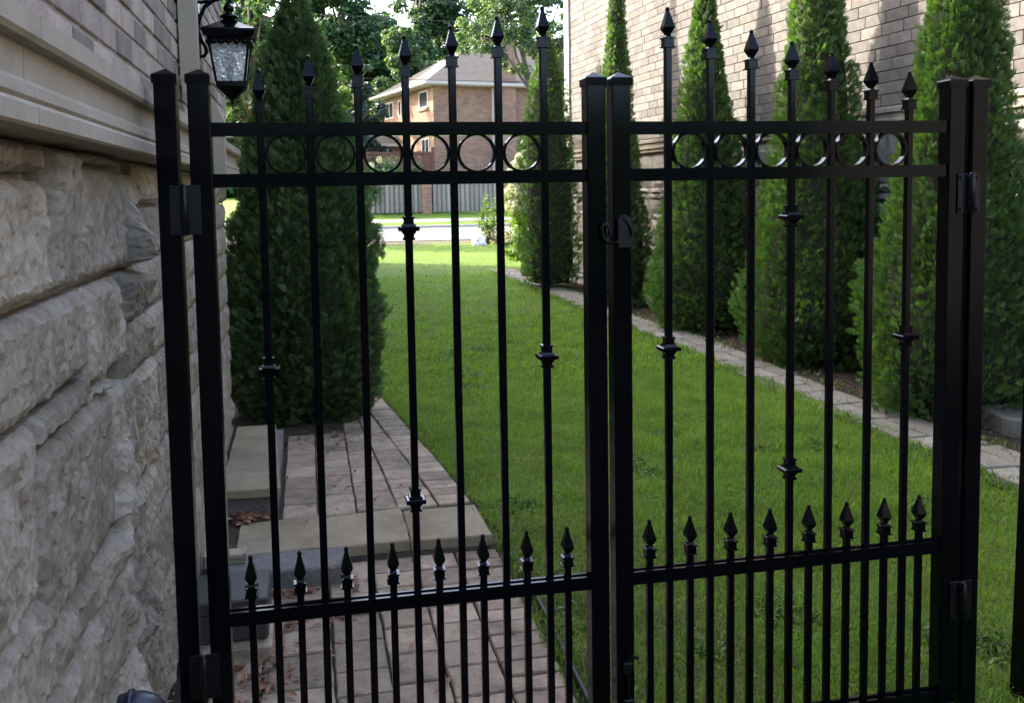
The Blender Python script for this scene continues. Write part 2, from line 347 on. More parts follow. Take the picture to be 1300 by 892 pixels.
for _ in range(22):
    cx, cy = random.uniform(.95, 3.4), random.uniform(-.4, 7); r_ = random.uniform(.04, .16)
    for _ in range(int(900*r_)): 
        a_, q_ = random.uniform(0, 6.28), r_*math.sqrt(random.random()); x_, y_ = cx+q_*math.cos(a_), cy+q_*math.sin(a_)
        if interp(XL, y_)+.02 < x_ < interp(XR, y_): cp.append((x_, y_, lz(x_, y_)))
blades('clover', np.array(cp), .03, .06, .016, 'weed', 1.3, 'broad leaved clover and weed patches dotted through the lawn', 'clover')
blades('dry_grass', np.concatenate([scatter(9000, -.1, 1.9, .86, 1.5), scatter(22000, -.55, 1.6, .86, clump=1), scatter(7000, 1.6, 3.4, .8, 2.0), scatter(6000, 1.6, 9)]), .02, .05, .0032, 'grassdry', 1.2, 'dry yellowed grass blades close behind the gate', 'grass')

# ================================================================== LEFT HOUSE
XB = -.46
lh = empty('brick_house', (-.46, 0, 0)); tag(lh, 'near house wall of rock faced stone under mauve brick, left of the gate', 'house')
lh.location = (0, 0, 0)
b = MB(); b.box(-12, -.53, -4, 3.6, -.1, 1.757); b.box(-12, -.488, -4, 3.6, 1.7575, 5.2); b.build('wall', 'mortar_d', lh)
b = MB(); b.box(-12, -2.5, 3.605, 22.5, -.1, 8.4); b.build('wing_wall', 'house_brick', lh)
b = MB(); b.rings([[(-12.2, 3.3, 8.4), (-2.4, 3.3, 8.4), (-2.4, 22.7, 8.4), (-12.2, 22.7, 8.4)], [(-12.2, 3.3, 8.6), (-2.4, 3.3, 8.6), (-2.4, 22.7, 8.6), (-12.2, 22.7, 8.6)], [(-8, 8, 10.6), (-7, 8, 10.6), (-7, 19, 10.6), (-8, 19, 10.6)]])
b.build('roof', 'shingle', lh)
b = MB(); b.rings([[(-12.2, -4.2, 5.2), (-.1, -4.2, 5.2), (-.1, 3.9, 5.2), (-12.2, 3.9, 5.2)], [(-12.2, -4.2, 5.4), (-.1, -4.2, 5.4), (-.1, 3.9, 5.4), (-12.2, 3.9, 5.4)], [(-7, -.5, 7.4), (-5, -.5, 7.4), (-5, .5, 8.4), (-7, .5, 8.4)]])
b.build('roof', 'shingle', lh)
# ledge stones
prof = [(-.489, 1.94), (-.395, 1.932), (-.386, 1.926), (-.386, 1.892), (-.392, 1.884), (-.412, 1.882), (-.414, 1.832), (-.408, 1.824), (-.400, 1.820), (-.399, 1.803), (-.404, 1.797), (-.398, 1.793), (-.395, 1.788), (-.395, 1.762), (-.400, 1.7575), (-.489, 1.7575)]
js = [-2.6, -.93, .22, 1.37, 2.52, 3.62]
for a, c in zip(js[:-1], js[1:]):
    mb = MB(); mb.extrude_y(prof, a + .0015, c - .0015); o = mb.build('ledge_stone', 'ledge', lh)
# rock faced stones
def rock(name, y0, y1, z0, z1, mat, parent, res=.012, bulge=.03, amp=.035, xf=-.502, seed=0, margin=.016, cut=None, base=-.53):
    """a rock faced ashlar: grid over (y,z), front at x"""
    ny = max(4, int((y1-y0)/res)); nz = max(4, int((z1-z0)/res)); V = []; sd = Vector((seed*3.7, seed*1.3, seed*2.1))
    ty, tz = random.uniform(-.25, .25), random.uniform(-.3, .2); hs_ = 1.0 if y0 < .3 else .5
    rr = random.Random(seed*31 + 5); big = min(1, (y1-y0)*(z1-z0)/.05)
    pl = [(rr.uniform(y0, y1), rr.uniform(z0, z1), rr.uniform(.030, .062) + .050*big*rr.random(), rr.uniform(-.7, .7), rr.uniform(-.8, .6)) for _ in range(3 + int(4*big))]
    def facet_h(y, z, p):
        w = .012*noise.noise(p*14); w2 = .012*noise.noise(p*14 + Vector((5, 5, 5)))
        hs = sorted(c + a*(y + w - py_) + b_*(z + w2 - pz_) for py_, pz_, c, a, b_ in pl)
        return hs[0] + .18*(hs[1]-hs[0] if hs[1]-hs[0] < .012 else .012)
    for j in range(nz + 1):
        for i in range(ny + 1):
            y = y0 + (y1-y0)*i/ny; z = z0 + (z1-z0)*j/nz
            e = min(y-y0, y1-y, (z-z0)*1.1, (z1-z)*.9)
            e2 = min(1, max(0, (e - margin*.35) / (margin*1.9))); e2 = e2**.8
            p = Vector((y, z, 0))*1.0 + sd
            v = noise.voronoi(p*8.5)[0]; v2 = noise.voronoi(p*19 + sd)[0]
            n = noise.noise(p*5) * .6 + noise.noise(p*13) * .3 + noise.noise(p*34) * .16 + noise.noise(p*80) * .07
            q3 = noise.voronoi(p*17 + sd)[1][0]; c3 = noise.noise_vector(q3*2.7); d3 = p*17 + sd - q3; facet2 = c3.x*.5 + d3.x*c3.y*1.3 + d3.y*c3.z*1.3
            hh = facet_h(y, z, p) + amp * (n * .12 + facet2 * .24)
            fl_ = .020 + .022*abs(noise.noise(p*3.2)) + .003*noise.noise(p*9) + .16*facet2*amp; hh = max(fl_, min(.112, hh))*hs_
            jt = .0025 * noise.noise(p*25 + Vector((0, 0, 7)))
            yy, zz = y, z
            if i in (0, ny) or j in (0, nz):
                yy += jt * 1.5; zz += jt * 1.2
            V.append((xf + .006*noise.noise(p*30)*e2 + e2*hh + .002*noise.noise(p*18), yy, zz))
    n1 = ny + 1; Fs = []
    for j in range(1, nz):
        for i in range(1, ny):
            q = j*n1+i; a_ = V[q]; V[q] = (a_[0] + (rr.uniform(-.0018, .0018) if res < .02 else rr.uniform(-.002, .002)), a_[1] + rr.uniform(-.35, .35)*res, a_[2] + rr.uniform(-.35, .35)*res)
    for j in range(nz):
        for i in range(ny):
            a_, b_, c_, d_ = j*n1+i, j*n1+i+1, (j+1)*n1+i+1, (j+1)*n1+i
            Fs += [(a_, b_, c_), (a_, c_, d_)] if rr.random() < .5 else [(a_, b_, d_), (b_, c_, d_)]
    # sides back to the wall
    ring = [i for i in range(n1)] + [j*n1+ny for j in range(1, nz+1)] + [nz*n1+i for i in range(ny-1, -1, -1)] + [j*n1 for j in range(nz-1, 0, -1)]
    k = len(V); V += [(base, V[q][1], V[q][2]) for q in ring]; L = len(ring)
    for q in range(L): Fs += [(ring[q], k+q, k+(q+1) % L), (ring[q], k+(q+1) % L, ring[(q+1) % L])]
    me = mesh_np(name, V, Fs, mat, False)
    return link(name, me, parent)
near = [(-2.174, -1.217, 1.46, 1.753), (-1.212, -0.549, 1.46, 1.688), (-1.212, -0.571, 1.693, 1.757), (-0.543, -0.277, 1.46, 1.757), (-0.272, 0.185, 1.46, 1.721), (-0.272, 0.239, 1.726, 1.757), (0.19, 0.451, 1.46, 1.717), (0.457, 0.935, 1.626, 1.753), (0.457, 0.935, 1.46, 1.62), (-2.174, -1.413, 1.161, 1.454), (-1.408, -0.283, 1.265, 1.454), (-0.717, -0.277, 1.196, 1.259), (-0.272, 0.109, 1.221, 1.454), (-0.272, -0.049, 1.185, 1.215), (0.114, 0.391, 1.302, 1.454), (0.114, 0.587, 1.155, 1.297), (0.397, 0.935, 1.302, 1.454), (0.592, 0.935, 1.139, 1.297), (-2.174, -1.5, 0.78, 1.155), (-1.495, -0.723, 0.943, 1.259), (-0.717, -0.054, 0.846, 1.189), (-0.049, 0.283, 0.927, 1.177), (-0.049, 0.283, 0.835, 0.922), (0.288, 0.674, 0.835, 1.15), (0.679, 0.935, 0.835, 1.134), (-2.174, -1.326, 0.639, 0.775), (-1.495, -0.668, 0.732, 0.938), (-0.663, -0.315, 0.726, 0.84), (-0.31, 0.12, 0.71, 0.829), (0.125, 0.565, 0.617, 0.829), (0.571, 0.935, 0.639, 0.829), (-1.321, -0.761, 0.454, 0.726), (-0.755, -0.272, 0.465, 0.721), (-0.266, 0.12, 0.476, 0.704), (0.125, 0.391, 0.4, 0.612), (0.397, 0.935, 0.378, 0.634), (-1.321, -0.598, 0.183, 0.449), (-0.592, -0.065, 0.204, 0.46), (-0.06, 0.12, 0.183, 0.471), (-0.06, 0.543, 0, 0.395), (0.549, 0.935, 0.009, 0.373), (-0.592, -0.065, 0, 0.199), (-1.321, -0.598, 0, 0.177)]
for k, (a, c, z0, z1) in enumerate(near):
    g = .0048
    small = (z1 - z0) < .08
    rock('stone', a+g, c-g, z0+g, z1-g, 'stone', lh, .0135 if a > -1.55 else .03, .02, .022 if small else .05, seed=k, margin=.006 if small else .009)
z = .0
rows = [.0, .24, .40, .62, .80, .98, 1.17, 1.30, 1.46, 1.60, 1.755]
for j in range(len(rows) - 1):
    y = .945
    while y < 3.58:
        l = random.choice([.25, .35, .45, .55]); y2 = min(y + l, 3.58)
        if 3.58 - y2 < .12: y2 = 3.58
        rock('stone', y+.003, y2-.003, rows[j]+.003, rows[j+1]-.003, 'stone', lh, .025, .02, .03, seed=200+j*17+int(y*10))
        y = y2
# bricks
def brick_mesh(name, l, h, d, mat, bev=.003):
    mb = MB(); mb.box(0, d, 0, l, 0, h, bev); return mb.mesh(name, mat)
ch, cw = .0745, .205
bl = brick_mesh('brick', cw - .013, ch - .012, .03, 'brick_l'); bh = brick_mesh('brick', cw/2 - .013, ch - .012, .03, 'brick_l')
stuff = MB(); r = 0; z = 1.944
while z < 4.9:
    y = -1.4 + (r % 2) * cw/2 - (.03*((r*7) % 3))
    while y < 3.56:
        if y + cw > 3.6: y += cw; continue
        if z < 2.85 and y > -.6 or z < 2.3 and y > -1.2:
            o = link('brick', bl, lh, (XB - .03 + random.uniform(-.0015, .002), y + .004, z)); o.rotation_euler.z = random.uniform(-.006, .006)
        else:
            stuff.box(XB - .03, XB + random.uniform(-.0015, .002), y + .004, y + cw - .005, z, z + ch - .012)
        y += cw
    z += ch; r += 1
o = stuff.build('brick_rows', 'brick_l', lh); o['kind'] = 'stuff'
# mortar sheet in front of the core wall behind the bricks
b = MB(); b.box(-.489, XB - .0055, -1.6, 3.6, 1.941, 4.95); b.build('mortar', 'mortar_d', lh)

# downspout
ds = empty('downspout', (-.42, 1.36, 0)); tag(ds, 'cream rectangular downspout running down the near house beside the lantern', 'downspout')
def rect_path(mb, pts, w, d):
    """rectangular duct, width along y=w, depth along x=d"""
    rings = []
    for (x, y, z, tx, tz) in pts:   # tx,tz : direction of depth axis
        rings.append([(x - tx*d/2, y - w/2, z - tz*d/2), (x + tx*d/2, y - w/2, z + tz*d/2), (x + tx*d/2, y + w/2, z + tz*d/2), (x - tx*d/2, y + w/2, z - tz*d/2)])
    mb.rings(rings)
b = MB(); rect_path(b, [(-.002, 0, 5.19, 1, 0), (-.002, 0, 2.10, 1, 0)], .085, .06); b.build('pipe', 'spout', ds)
for k in (-.025, 0, .025):
    b2 = MB(); b2.box(.026, .033, k-.005, k+.005, 2.11, 5.18); b2.build('rib', 'spout', ds)
b = MB(); rect_path(b, [(-.002, 0, 2.098, 1, 0), (.004, 0, 2.06, .97, .25), (.07, 0, 1.98, .9, .43), (.088, 0, 1.94, 1, 0), (.088, 0, 1.72, 1, 0), (.03, 0, 1.62, .9, -.4), (.025, 0, 1.5, 1, 0), (.025, 0, .25, 1, 0)], .088, .063); b.build('elbow', 'spout', ds)
b = MB(); b.box(-.035, .036, -.048, .048, 2.095, 2.11); b.build('strap', 'spout', ds)
b = MB(); b.rings([[(-.05, .20, .078), (-.05, .27, .082), (-.05, .27, .135), (-.05, .20, .131)], [(.118, .215, .074), (.118, .285, .078), (.118, .285, .124), (.118, .215, .120)]])
b.box(-.01, .115, .206, .212, .088, .096); b.box(-.01, .115, .206, .212, .108, .116); b.box(.108, .122, .209, .289, .072, .127)
b.build('outlet', 'spout', ds)

# lantern
lx, ly = -.318, 2.08
ln = empty('wall_lantern', (lx, ly, 0)); tag(ln, 'black coach lantern with rippled glass hanging from a scroll bracket on the brick wall', 'lantern')
b = MB(); b.sq([(2.366, .108), (2.392, .118), (2.400, .118), (2.403, .110), (2.440, .040), (2.452, .026), (2.456, .024)]); b.build('lantern_roof', 'black', ln)
b = MB(); b.lathe([(2.456, .018), (2.462, .042), (2.470, .042), (2.480, .022), (2.486, .014), (2.494, .022), (2.505, .026), (2.517, .02), (2.524, .01), (2.535, .009)], 16); b.build('finial', 'black', ln)
b = MB()
for sx in (-1, 1):
    for sy in (-1, 1):
        b.tube([(sx*.062, sy*.062, 2.165), (sx*.090, sy*.090, 2.37)], .0075, 4, False)
b.sq([(2.350, .088), (2.366, .094)])
b.build('cage', 'black', ln)
b = MB()
for s in range(4):
    for q in range(5):
        a = (q - 2) * .034; c_, s_ = math.cos(s*math.pi/2), math.sin(s*math.pi/2)
        px_, py_ = a, -.087; b.lathe([(2.330, .001), (2.338, .016), (2.352, .017)], 8, (px_*c_-py_*s_, px_*s_+py_*c_, 0))
b.build('scallop_trim', 'black', ln)
b = MB(); b.sq([(2.065, .003), (2.075, .008), (2.085, .006), (2.092, .012), (2.140, .060), (2.146, .066), (2.168, .066), (2.170, .062)]); b.build('lantern_base', 'black', ln)
for s in range(4):
    c_, s_ = math.cos(s*math.pi/2), math.sin(s*math.pi/2); nx_, nz_ = 8, 12; V = []; 
    for th in (0, .003):
        for j in range(nz_+1):
            t = j/nz_; hw = .059 + (.084-.059)*t; z = 2.170 + t*.185; off = -(.0625 + (.088-.0625)*t) + th
            for i in range(nx_+1):
                a = (i/nx_*2-1)*hw; bb = off + .0012*noise.noise(Vector((a*60, z*60, s)))
                V.append((a*c_-bb*s_, a*s_+bb*c_, z))
    n1 = nx_+1; Fs = []
    for L in (0, 1):
        o_ = L*(nz_+1)*n1
        for j in range(nz_):
            for i in range(nx_):
                f = (o_+j*n1+i, o_+j*n1+i+1, o_+(j+1)*n1+i+1, o_+(j+1)*n1+i); Fs.append(f if L == 0 else f[::-1])
    link('glass_pane', mesh_np('glass_pane', V, Fs, 'lampglass', True), ln)
b = MB(); b.lathe([(2.17, .014), (2.22, .014), (2.23, .01), (2.235, .022), (2.26, .030), (2.285, .024), (2.30, .008)], 14); b.build('bulb', 'white', ln)
b = MB(); wx = XB - lx
b.tube([(wx, 0, 2.40), (wx+.012, 0, 2.46), (wx+.035, 0, 2.51), (wx+.075, 0, 2.54), (.0-.03, 0, 2.552), (0-.005, 0, 2.55), (.012, 0, 2.542), (.0, 0, 2.53)], [.009, .009, .009, .009, .010, .010, .009, .008], 8)
b.tube([(wx, 0, 2.535), (wx+.02, 0, 2.53), (wx+.05, 0, 2.535), (wx+.08, 0, 2.543)], .008, 8)
b.tube([(wx+.008, 0, 2.40), (wx+.014, 0, 2.36), (wx+.032, 0, 2.33), (wx+.036, 0, 2.305), (wx+.026, 0, 2.288), (wx+.012, 0, 2.286)], .008, 8)
b.box(wx-.004, wx+.01, -.045, .045, 2.28, 2.56, .006)
b.build('bracket', 'black', ln)

# black pipe stub at the foot of the stone wall
b = MB(); b.tube([(-.412, -.452, .558), (-.398, -.452, .562), (-.384, -.452, .561), (-.370, -.452, .555), (-.360, -.451, .543), (-.354, -.450, .525), (-.352, -.45, .35), (-.352, -.45, .0)], .042, 24)
b.tube([(-.400, -.452, .5615), (-.392, -.452, .562)], .046, 24)
o = b.build('drain_pipe', 'pipe'); tag(o, 'blue black bent drain pipe poking out at the bottom of the stone wall', 'pipe')

# ================================================================== GATE
def bar_box(x, y, z0, z1, w): 
    mb = MB(); h = w/2; mb.box(x-h, x+h, y-h, y+h, z0, z1, .0022); return mb
fin = MB(); fin.sq([(0, .0100), (.0005, .0172), (.0035, .0172), (.004, .0138), (.024, .0138), (.0245, .0172), (.0280, .0172), (.0285, .0100), (.034, .0065), (.040, .0085), (.050, .0140), (.056, .0160), (.062, .0145), (.100, .0045)])
fin.lathe([(.098, .004), (.101, .0058), (.105, .0064), (.109, .0056), (.112, .002)], 8)
fin_me = fin.mesh('finial', 'black'); FINH = .112
kn = MB(); kn.sq([(-.032, .0108), (-.0318, .0155), (-.026, .0158), (-.0255, .0125), (-.018, .0128), (-.012, .0175), (-.008, .0185), (-.0075, .0262), (.002, .0272), (.004, .0245), (.0045, .0185), (.011, .0170), (.0115, .0130), (.026, .0130), (.0265, .0155), (.031, .0155), (.032, .0108)])
kn_me = kn.mesh('collar', 'black')
rg = MB(); ro_, ri = .0525, .0465
n = 40; rr = []
for yy, rad_ in ((-.011, ri), (-.011, ro_), (.011, ro_), (.011, ri)):
    rr.append([(rad_*math.cos(2*math.pi*j/n), yy, rad_*math.sin(2*math.pi*j/n)) for j in range(n)])
rg.rings(rr + [rr[0]], True, False); ring_me = rg.mesh('ring', 'black')
for p in ring_me.polygons: p.use_smooth = True
ring_me.set_sharp_from_angle(angle=rad(40)) if hasattr(ring_me, 'set_sharp_from_angle') else None
sp = {}
def short_mesh():
    mb = MB(); h = .0095; mb.box(-h, h, -h, h, .04, .588, .0022); return mb.mesh('short_picket', 'black')
sh_me = short_mesh()
YB = .026
def post_cap(x0, x1, y0, y1, z, parent, name='post_cap'):
    cx, cy = (x0+x1)/2, (y0+y1)/2; h = (x1-x0)/2 + .0035
    mb = MB(); mb.sq([(z-.014, h), (z+.006, h+.0005), (z+.0085, h-.001), (z+.024, .002)], (cx, cy, 0)); mb.build(name, 'black', parent)
def rail(x0, x1, z0, z1, parent):
    y0, y1 = .008, .044; h = z1
    pr = [(y0, z0), (y1, z0), (y1, h), (y1-.009, h), (y1-.0095, h-.006), (y0+.0105, h-.006), (y0+.010, h), (y0, h)]
    mb = MB(); mb.extrude_x(pr, x0, x1); return mb.build('rail', 'black', parent)
def hinge(xc, z0, z1, parent):
    mb = MB(); mb.box(xc-.038, xc-.004, -.006, -.0005, z0, z1, .0015); mb.box(xc+.004, xc+.038, -.006, -.0005, z0, z1, .0015)
    mb.box(xc-.010, xc+.010, -.022, .012, z0+.006, z1-.006, .004)
    o = mb.build('hinge', 'black_worn', parent)
    mb = MB(); mb.lathe([(z0-.002, .004), (z0+.0, .0085), (z1-.001, .0085), (z1+.003, .004)], 12, (xc, -.020, 0)); mb.build('barrel', 'black_worn', o)
    for sx in (-.027, .027):
        for zz in (z0+.014, z1-.014):
            mb = MB(); mb.tube([(xc+sx, -.0065, zz), (xc+sx, -.0115, zz)], .0055, 6, False); mb.build('bolt', 'black_worn', o)
    return o
def leaf(xa, xb, picks, tops, shorts, knucks, rings, label, z0=.032):
    g = empty('garden_gate', (0, 0, 0)); tag(g, label, 'gate', 'black iron gate leaves')
    for x in (xa, xb - .0535):
        mb = MB(); mb.box(x, x+.0535, 0, .0535, z0, 1.945, .0025); s = mb.build('stile', 'black', g)
        post_cap(x, x+.0535, 0, .0535, 1.945, s, 'cap')
    for a, c in ((1.799, 1.834), (1.669, 1.704), (.515, .552), (z0, z0+.038)): rail(xa+.053, xb-.053, a, c, g)
    for x, t, ks in zip(picks, tops, knucks):
        p = bar_box(0, 0, z0+.01, t-FINH+.002, .0195).build('picket', 'black', g, (x, YB, 0))
        link('finial', fin_me, p, (0, 0, t-FINH))
        for k in ks: link('collar', kn_me, p, (0, 0, k))
    for x in shorts:
        p = link('short_picket', sh_me, g, (x, YB, 0)); link('finial', fin_me, p, (0, 0, .586))
    for x in rings: link('ring', ring_me, g, (x, YB, 1.7515))
    return g
PL = [-.108 + .1253*i for i in range(7)]; PR = [1.003 + .1262*i for i in range(7)]
def mids(P): return [(a+b_)/2 for a, b_ in zip(P[:-1], P[1:])]
SL = [-.174, -.047, .077, .202, .329, .453, .578, .696]; SR = [.942, 1.067, 1.194, 1.320, 1.446, 1.571, 1.697, 1.816]
TL = [1.972, 2.008, 2.036, 2.063, 2.090, 2.117, 2.145]; TR = [2.150, 2.120, 2.092, 2.063, 2.034, 2.007, 1.980]
g1 = leaf(-.283, .8125, PL, TL, SL, [[1.195], [], [], [1.554, .814], [], [], [1.190]], mids(PL), 'open-bar black gate leaf hung beside the stone wall, its spear tips rising toward the middle')
g2 = leaf(.832, 1.9315, PR, TR, SR, [[1.195], [], [], [1.561, .814], [], [], [1.193]], mids(PR), 'black gate leaf before the wide lawn, spear tips falling away from the middle', .034)
def post(x0, label):
    p = empty('gate_post', (x0, 0, 0)); tag(p, label, 'post', 'square black gate posts')
    mb = MB(); mb.box(0, .0535, 0, .0535, -.08, 1.945, .0025); mb.build('shaft', 'black', p); post_cap(0, .0535, 0, .0535, 1.945, p, 'cap')
    mb = MB(); mb.box(-.02, .073, -.02, .073, -.01, .006, .002); mb.build('base_plate', 'black_worn', p); return p
gp1 = post(-.363, 'square black post standing against the rock faced stone wall')
gp2 = post(1.9555, 'square black post carrying hinges at the cedar end of the gate')
hinge(-.2975, 1.552, 1.677, g1); hinge(-.2985, .335, .455, g1)
hinge(1.9435, 1.557, 1.677, g2); hinge(1.9435, .305, .425, g2)
# latch on the meeting stile of the second leaf
la = MB()
la.rings([[(.840, y, 1.488), (.883, y, 1.488), (.886, y, 1.53), (.883, y, 1.556), (.874, y, 1.572), (.860, y, 1.578), (.848, y, 1.574), (.840, y, 1.562)] for y in (-.0005, -.016, -.020)])
la.tube([(.852, -.021, 1.568), (.866, -.024, 1.560), (.874, -.025, 1.542), (.876, -.022, 1.52)], .0035, 8)
lo = la.build('latch_case', 'black_worn', g2)
la = MB(); la.tube([(.892, -.012, 1.503), (.82, -.014, 1.503)], .0035, 8); la.tube([(.892, -.010, 1.485), (.87, -.016, 1.478)], .003, 6); la.build('pin', 'black_worn', lo)
la = MB(); la.tube([(.826, -.016, 1.503), (.806, -.018, 1.505), (.796, -.018, 1.520), (.793, -.018, 1.544), (.798, -.018, 1.552), (.808, -.018, 1.552), (.813, -.018, 1.544), (.814, -.018, 1.528), (.828, -.016, 1.508)], .0048, 8)
la.box(.800, .834, -.014, -.001, 1.496, 1.514, .003); la.build('latch_lever', 'black_worn', g2)
la = MB(); la.tube([(.862, -.012, .06), (.862, -.012, .30), (.872, -.03, .325), (.885, -.034, .318)], .0055, 8); la.box(.846, .878, -.02, -.0005, .16, .19, .003); la.box(.846, .878, -.02, -.0005, .27, .30, .003); la.build('drop_bolt', 'black_worn', g2)
# end post of the next fence panel
ep = empty('fence_post', (2.197, 0, 0)); tag(ep, 'slightly leaning dark post cut by the edge of the view, far from the stone wall', 'post')
mb = MB(); a = -.023
mb.rings([[(-.021, 0, 0), (.034, 0, 0), (.034, .055, 0), (-.021, .055, 0)], [(-.021-a*2, 0, 2), (.034-a*2, 0, 2), (.034-a*2, .055, 2), (-.021-a*2, .055, 2)]]); 
mb.build('shaft', 'black', ep); mb = MB(); mb.box(-.018, .03, -.012, .0, .235, .285, .004); mb.build('clip', 'black_worn', ep)
mb = MB(); mb.tube([(-.02, -.006, .262), (-.012, -.012, .262)], .006, 8); mb.build('bolt', 'black_worn', ep)

# ================================================================== PAVING
pv = []
def slab(name, poly, z0, z1, mat, parent, jit=.004, bev=.004, sub=True):
    """irregular slab: polygon prism with a softened, slightly wavy arris"""
    pts = []
    n = len(poly)
    for i in range(n):
        a, c = Vector(poly[i]), Vector(poly[(i+1) % n]); L = (c-a).length; k = max(1, int(L/.07)) if sub else 1
        for q in range(k):
            p = a.lerp(c, q/k); pts.append((p.x + random.uniform(-jit, jit), p.y + random.uniform(-jit, jit)))
    cx = sum(p[0] for p in pts)/len(pts); cy = sum(p[1] for p in pts)/len(pts)
    def sc_(p, d):
        v = Vector((p[0]-cx, p[1]-cy)); l = v.length; v = v*(max(l-d, 0)/l) if l else v; return (cx+v.x, cy+v.y)
    tlt = (random.uniform(-.006, .006), random.uniform(-.006, .006)); up_ = random.uniform(-.002, .002)
    def zz(p, z): return z + up_ + tlt[0]*(p[0]-cx) + tlt[1]*(p[1]-cy)
    r0 = [(p[0], p[1], z0) for p in pts]; r1 = [(p[0], p[1], zz(p, z1-bev)) for p in pts]
    r2 = [(*sc_(p, bev), zz(p, z1)) for p in pts]
    mb = MB(); mb.rings([r0, r1, r2]); return mb.build(name, mat, parent)
lp = empty('lower_paving', (0, 0, 0)); lp['kind'] = 'structure'
def cols(xs, y0, y1, lens, z0, z1, mat, parent, gap=.0045, limit=None):
    for i in range(len(xs)-1):
        y = y0 + random.uniform(-.08, 0)
        while y < y1 - .03:
            l = random.choice(lens[i]); y2 = min(y+l, y1)
            if y1 - y2 < .05: y2 = y1
            xa, xb = xs[i], xs[i+1]
            if limit: xb = min(xb, limit((y+y2)/2))
            if xb - xa > .04:
                slab('paver', [(xa+gap, max(y, y0-.1)+gap), (xb-gap, max(y, y0-.1)+gap), (xb-gap, y2-gap), (xa+gap, y2-gap)], z0, z1, mat, parent, .003, .006)
            y = y2
cols([-.44, -.20, .045, .235, .425, .615, .815], -.9, 1.69, [[.16, .2], [.2, .25], [.17, .22, .15], [.21, .16], [.2, .155, .18], [.105, .103]], -.06, .0, 'paver', lp)
up_p = empty('upper_paving', (0, 0, 0)); up_p['kind'] = 'structure'
for a, c in ((-.36, .02), (.02, .42), (.42, .80)):
    e = .0 if c < .8 else -.03
    slab('step_slab', [(a+.002, 1.70), (c-.002, 1.71+e*.6), (c-.002+e*.3, 2.15+e), (a+.002, 2.11)], .0, .07, 'flag', up_p, .003, .006)
def edge_x(y): return interp(XL, y) + .0
def strip(fa, fb, y0, y1, lens, gap=.0038):
    y = y0
    while y < y1 - .03:
        y2 = min(y + random.choice(lens), y1)
        if y1 - y2 < .06: y2 = y1
        slab('paver', [(fa(y)+gap, y+gap), (fb(y)-gap, y+gap), (fb(y2)-gap, y2-gap), (fa(y2)+gap, y2-gap)], .02, .07, 'paver', up_p, .0024, .006)
        y = y2
strip(lambda y: edge_x(y)-.185, lambda y: edge_x(y)-.012, 2.165, 5.5, [.10, .104, .15])
xs_ = [-.165, .01, .20]
for q in range(2): strip(lambda y, q=q: xs_[q], lambda y, q=q: xs_[q+1], 2.13, 3.75, [.17, .26, .21, .33])
strip(lambda y: .20, lambda y: max(.24, (.20+edge_x(y)-.185)/2), 2.16, 4.2, [.17, .24, .3])
strip(lambda y: max(.24, (.20+edge_x(y)-.185)/2), lambda y: edge_x(y)-.185, 2.16, 5.2, [.2, .16, .28])
yy_ = list(np.arange(1.72, 5.6, .2)); V = []; Fs = []
for y in yy_: V += [(-.55, y, .056), (edge_x(y)-.02, y, .056)]
for j in range(len(yy_)-1): Fs.append((2*j, 2*j+1, 2*j+3, 2*j+2))
o = link('sand_bed', mesh_np('sand_bed', V, Fs, 'soil')); o['kind'] = 'structure'
# concrete block, tan step
b = MB(); b.box(-.44, .138, 1.45, 1.665, -.02, .084, .008); o = b.build('concrete_block', 'concrete'); tag(o, 'rough grey concrete block lying in front of the tan slabs', 'block')
stp = empty('door_step', (-.4, 2.2, 0)); tag(stp, 'tan stone step slab on a grey base beside the house wall under the cedar', 'step')
b = MB(); b.box(-.06, .215, .06, 1.36, .05, .165); b.build('base', 'concrete', stp)
s_ = slab('tread', [(-.065, .02), (.232, .0), (.17, 1.36), (-.065, 1.36)], .165, .205, 'flag', stp, .003, .006)
# grey utility box by the wall
ub = empty('utility_box', (-.36, 1.05, 0)); tag(ub, 'dark grey plastic box standing against the foot of the stone wall', 'box')
b = MB(); b.box(-.11, .178, -.14, .13, .05, .155, .008); b.build('body', 'plastic', ub)
b = MB(); b.box(-.11, .181, -.143, .133, .1555, .205, .006); b.build('lid', 'plastic', ub)
b = MB(); b.box(-.11, .190, -.19, .16, -.01, .048, .006); b.build('paver', 'paver', ub)
# plastic lawn edging
b = MB(); P = [(.83, .0), (.838, .3), (.848, .6), (.858, .95), (.868, 1.3), (.872, 1.66)]
b.rings([[(x-.006, y, -.03), (x+.006, y, -.03), (x+.007, y, .012), (x-.007, y, .012)] for x, y in [(.82, -.7)] + P])
b.tube([(.82, -.7, .018)] + [(x, y, .018) for x, y in P], .010, 8)
o = b.build('lawn_edging', 'edging'); tag(o, 'black plastic edging strip between the lower pavers and the grass', 'edging')
# right-hand flagstone path
rp = empty('side_path', (0, 0, 0)); rp['kind'] = 'structure'
y = .9
while y < 15.2:
    l = random.uniform(.22, .5) * (1 if y < 7 else 1.4); wv = .05*math.sin(y*1.3)
    sp_ = random.uniform(.2, .34)
    if random.random() < .65:
        slab('flagstone', [(3.50+wv*.8, y+.01), (3.50+sp_-.008, y+.01), (3.50+sp_-.008, y+l-.01), (3.50+wv*.8, y+l-.01)], .05, .108, 'flag_grey', rp, .011, .007)
        slab('flagstone', [(3.50+sp_+.008, y+.01), (3.93+wv, y+.01), (3.93+wv, y+l-.01), (3.50+sp_+.008, y+l-.01)], .05, .108, 'flag_grey', rp, .011, .007)
    else:
        slab('flagstone', [(3.50+wv*.8, y+.01), (3.93+wv, y+.01), (3.93+wv, y+l-.01), (3.50+wv*.8, y+l-.01)], .05, .108, 'flag_grey', rp, .011, .007)
    y += l
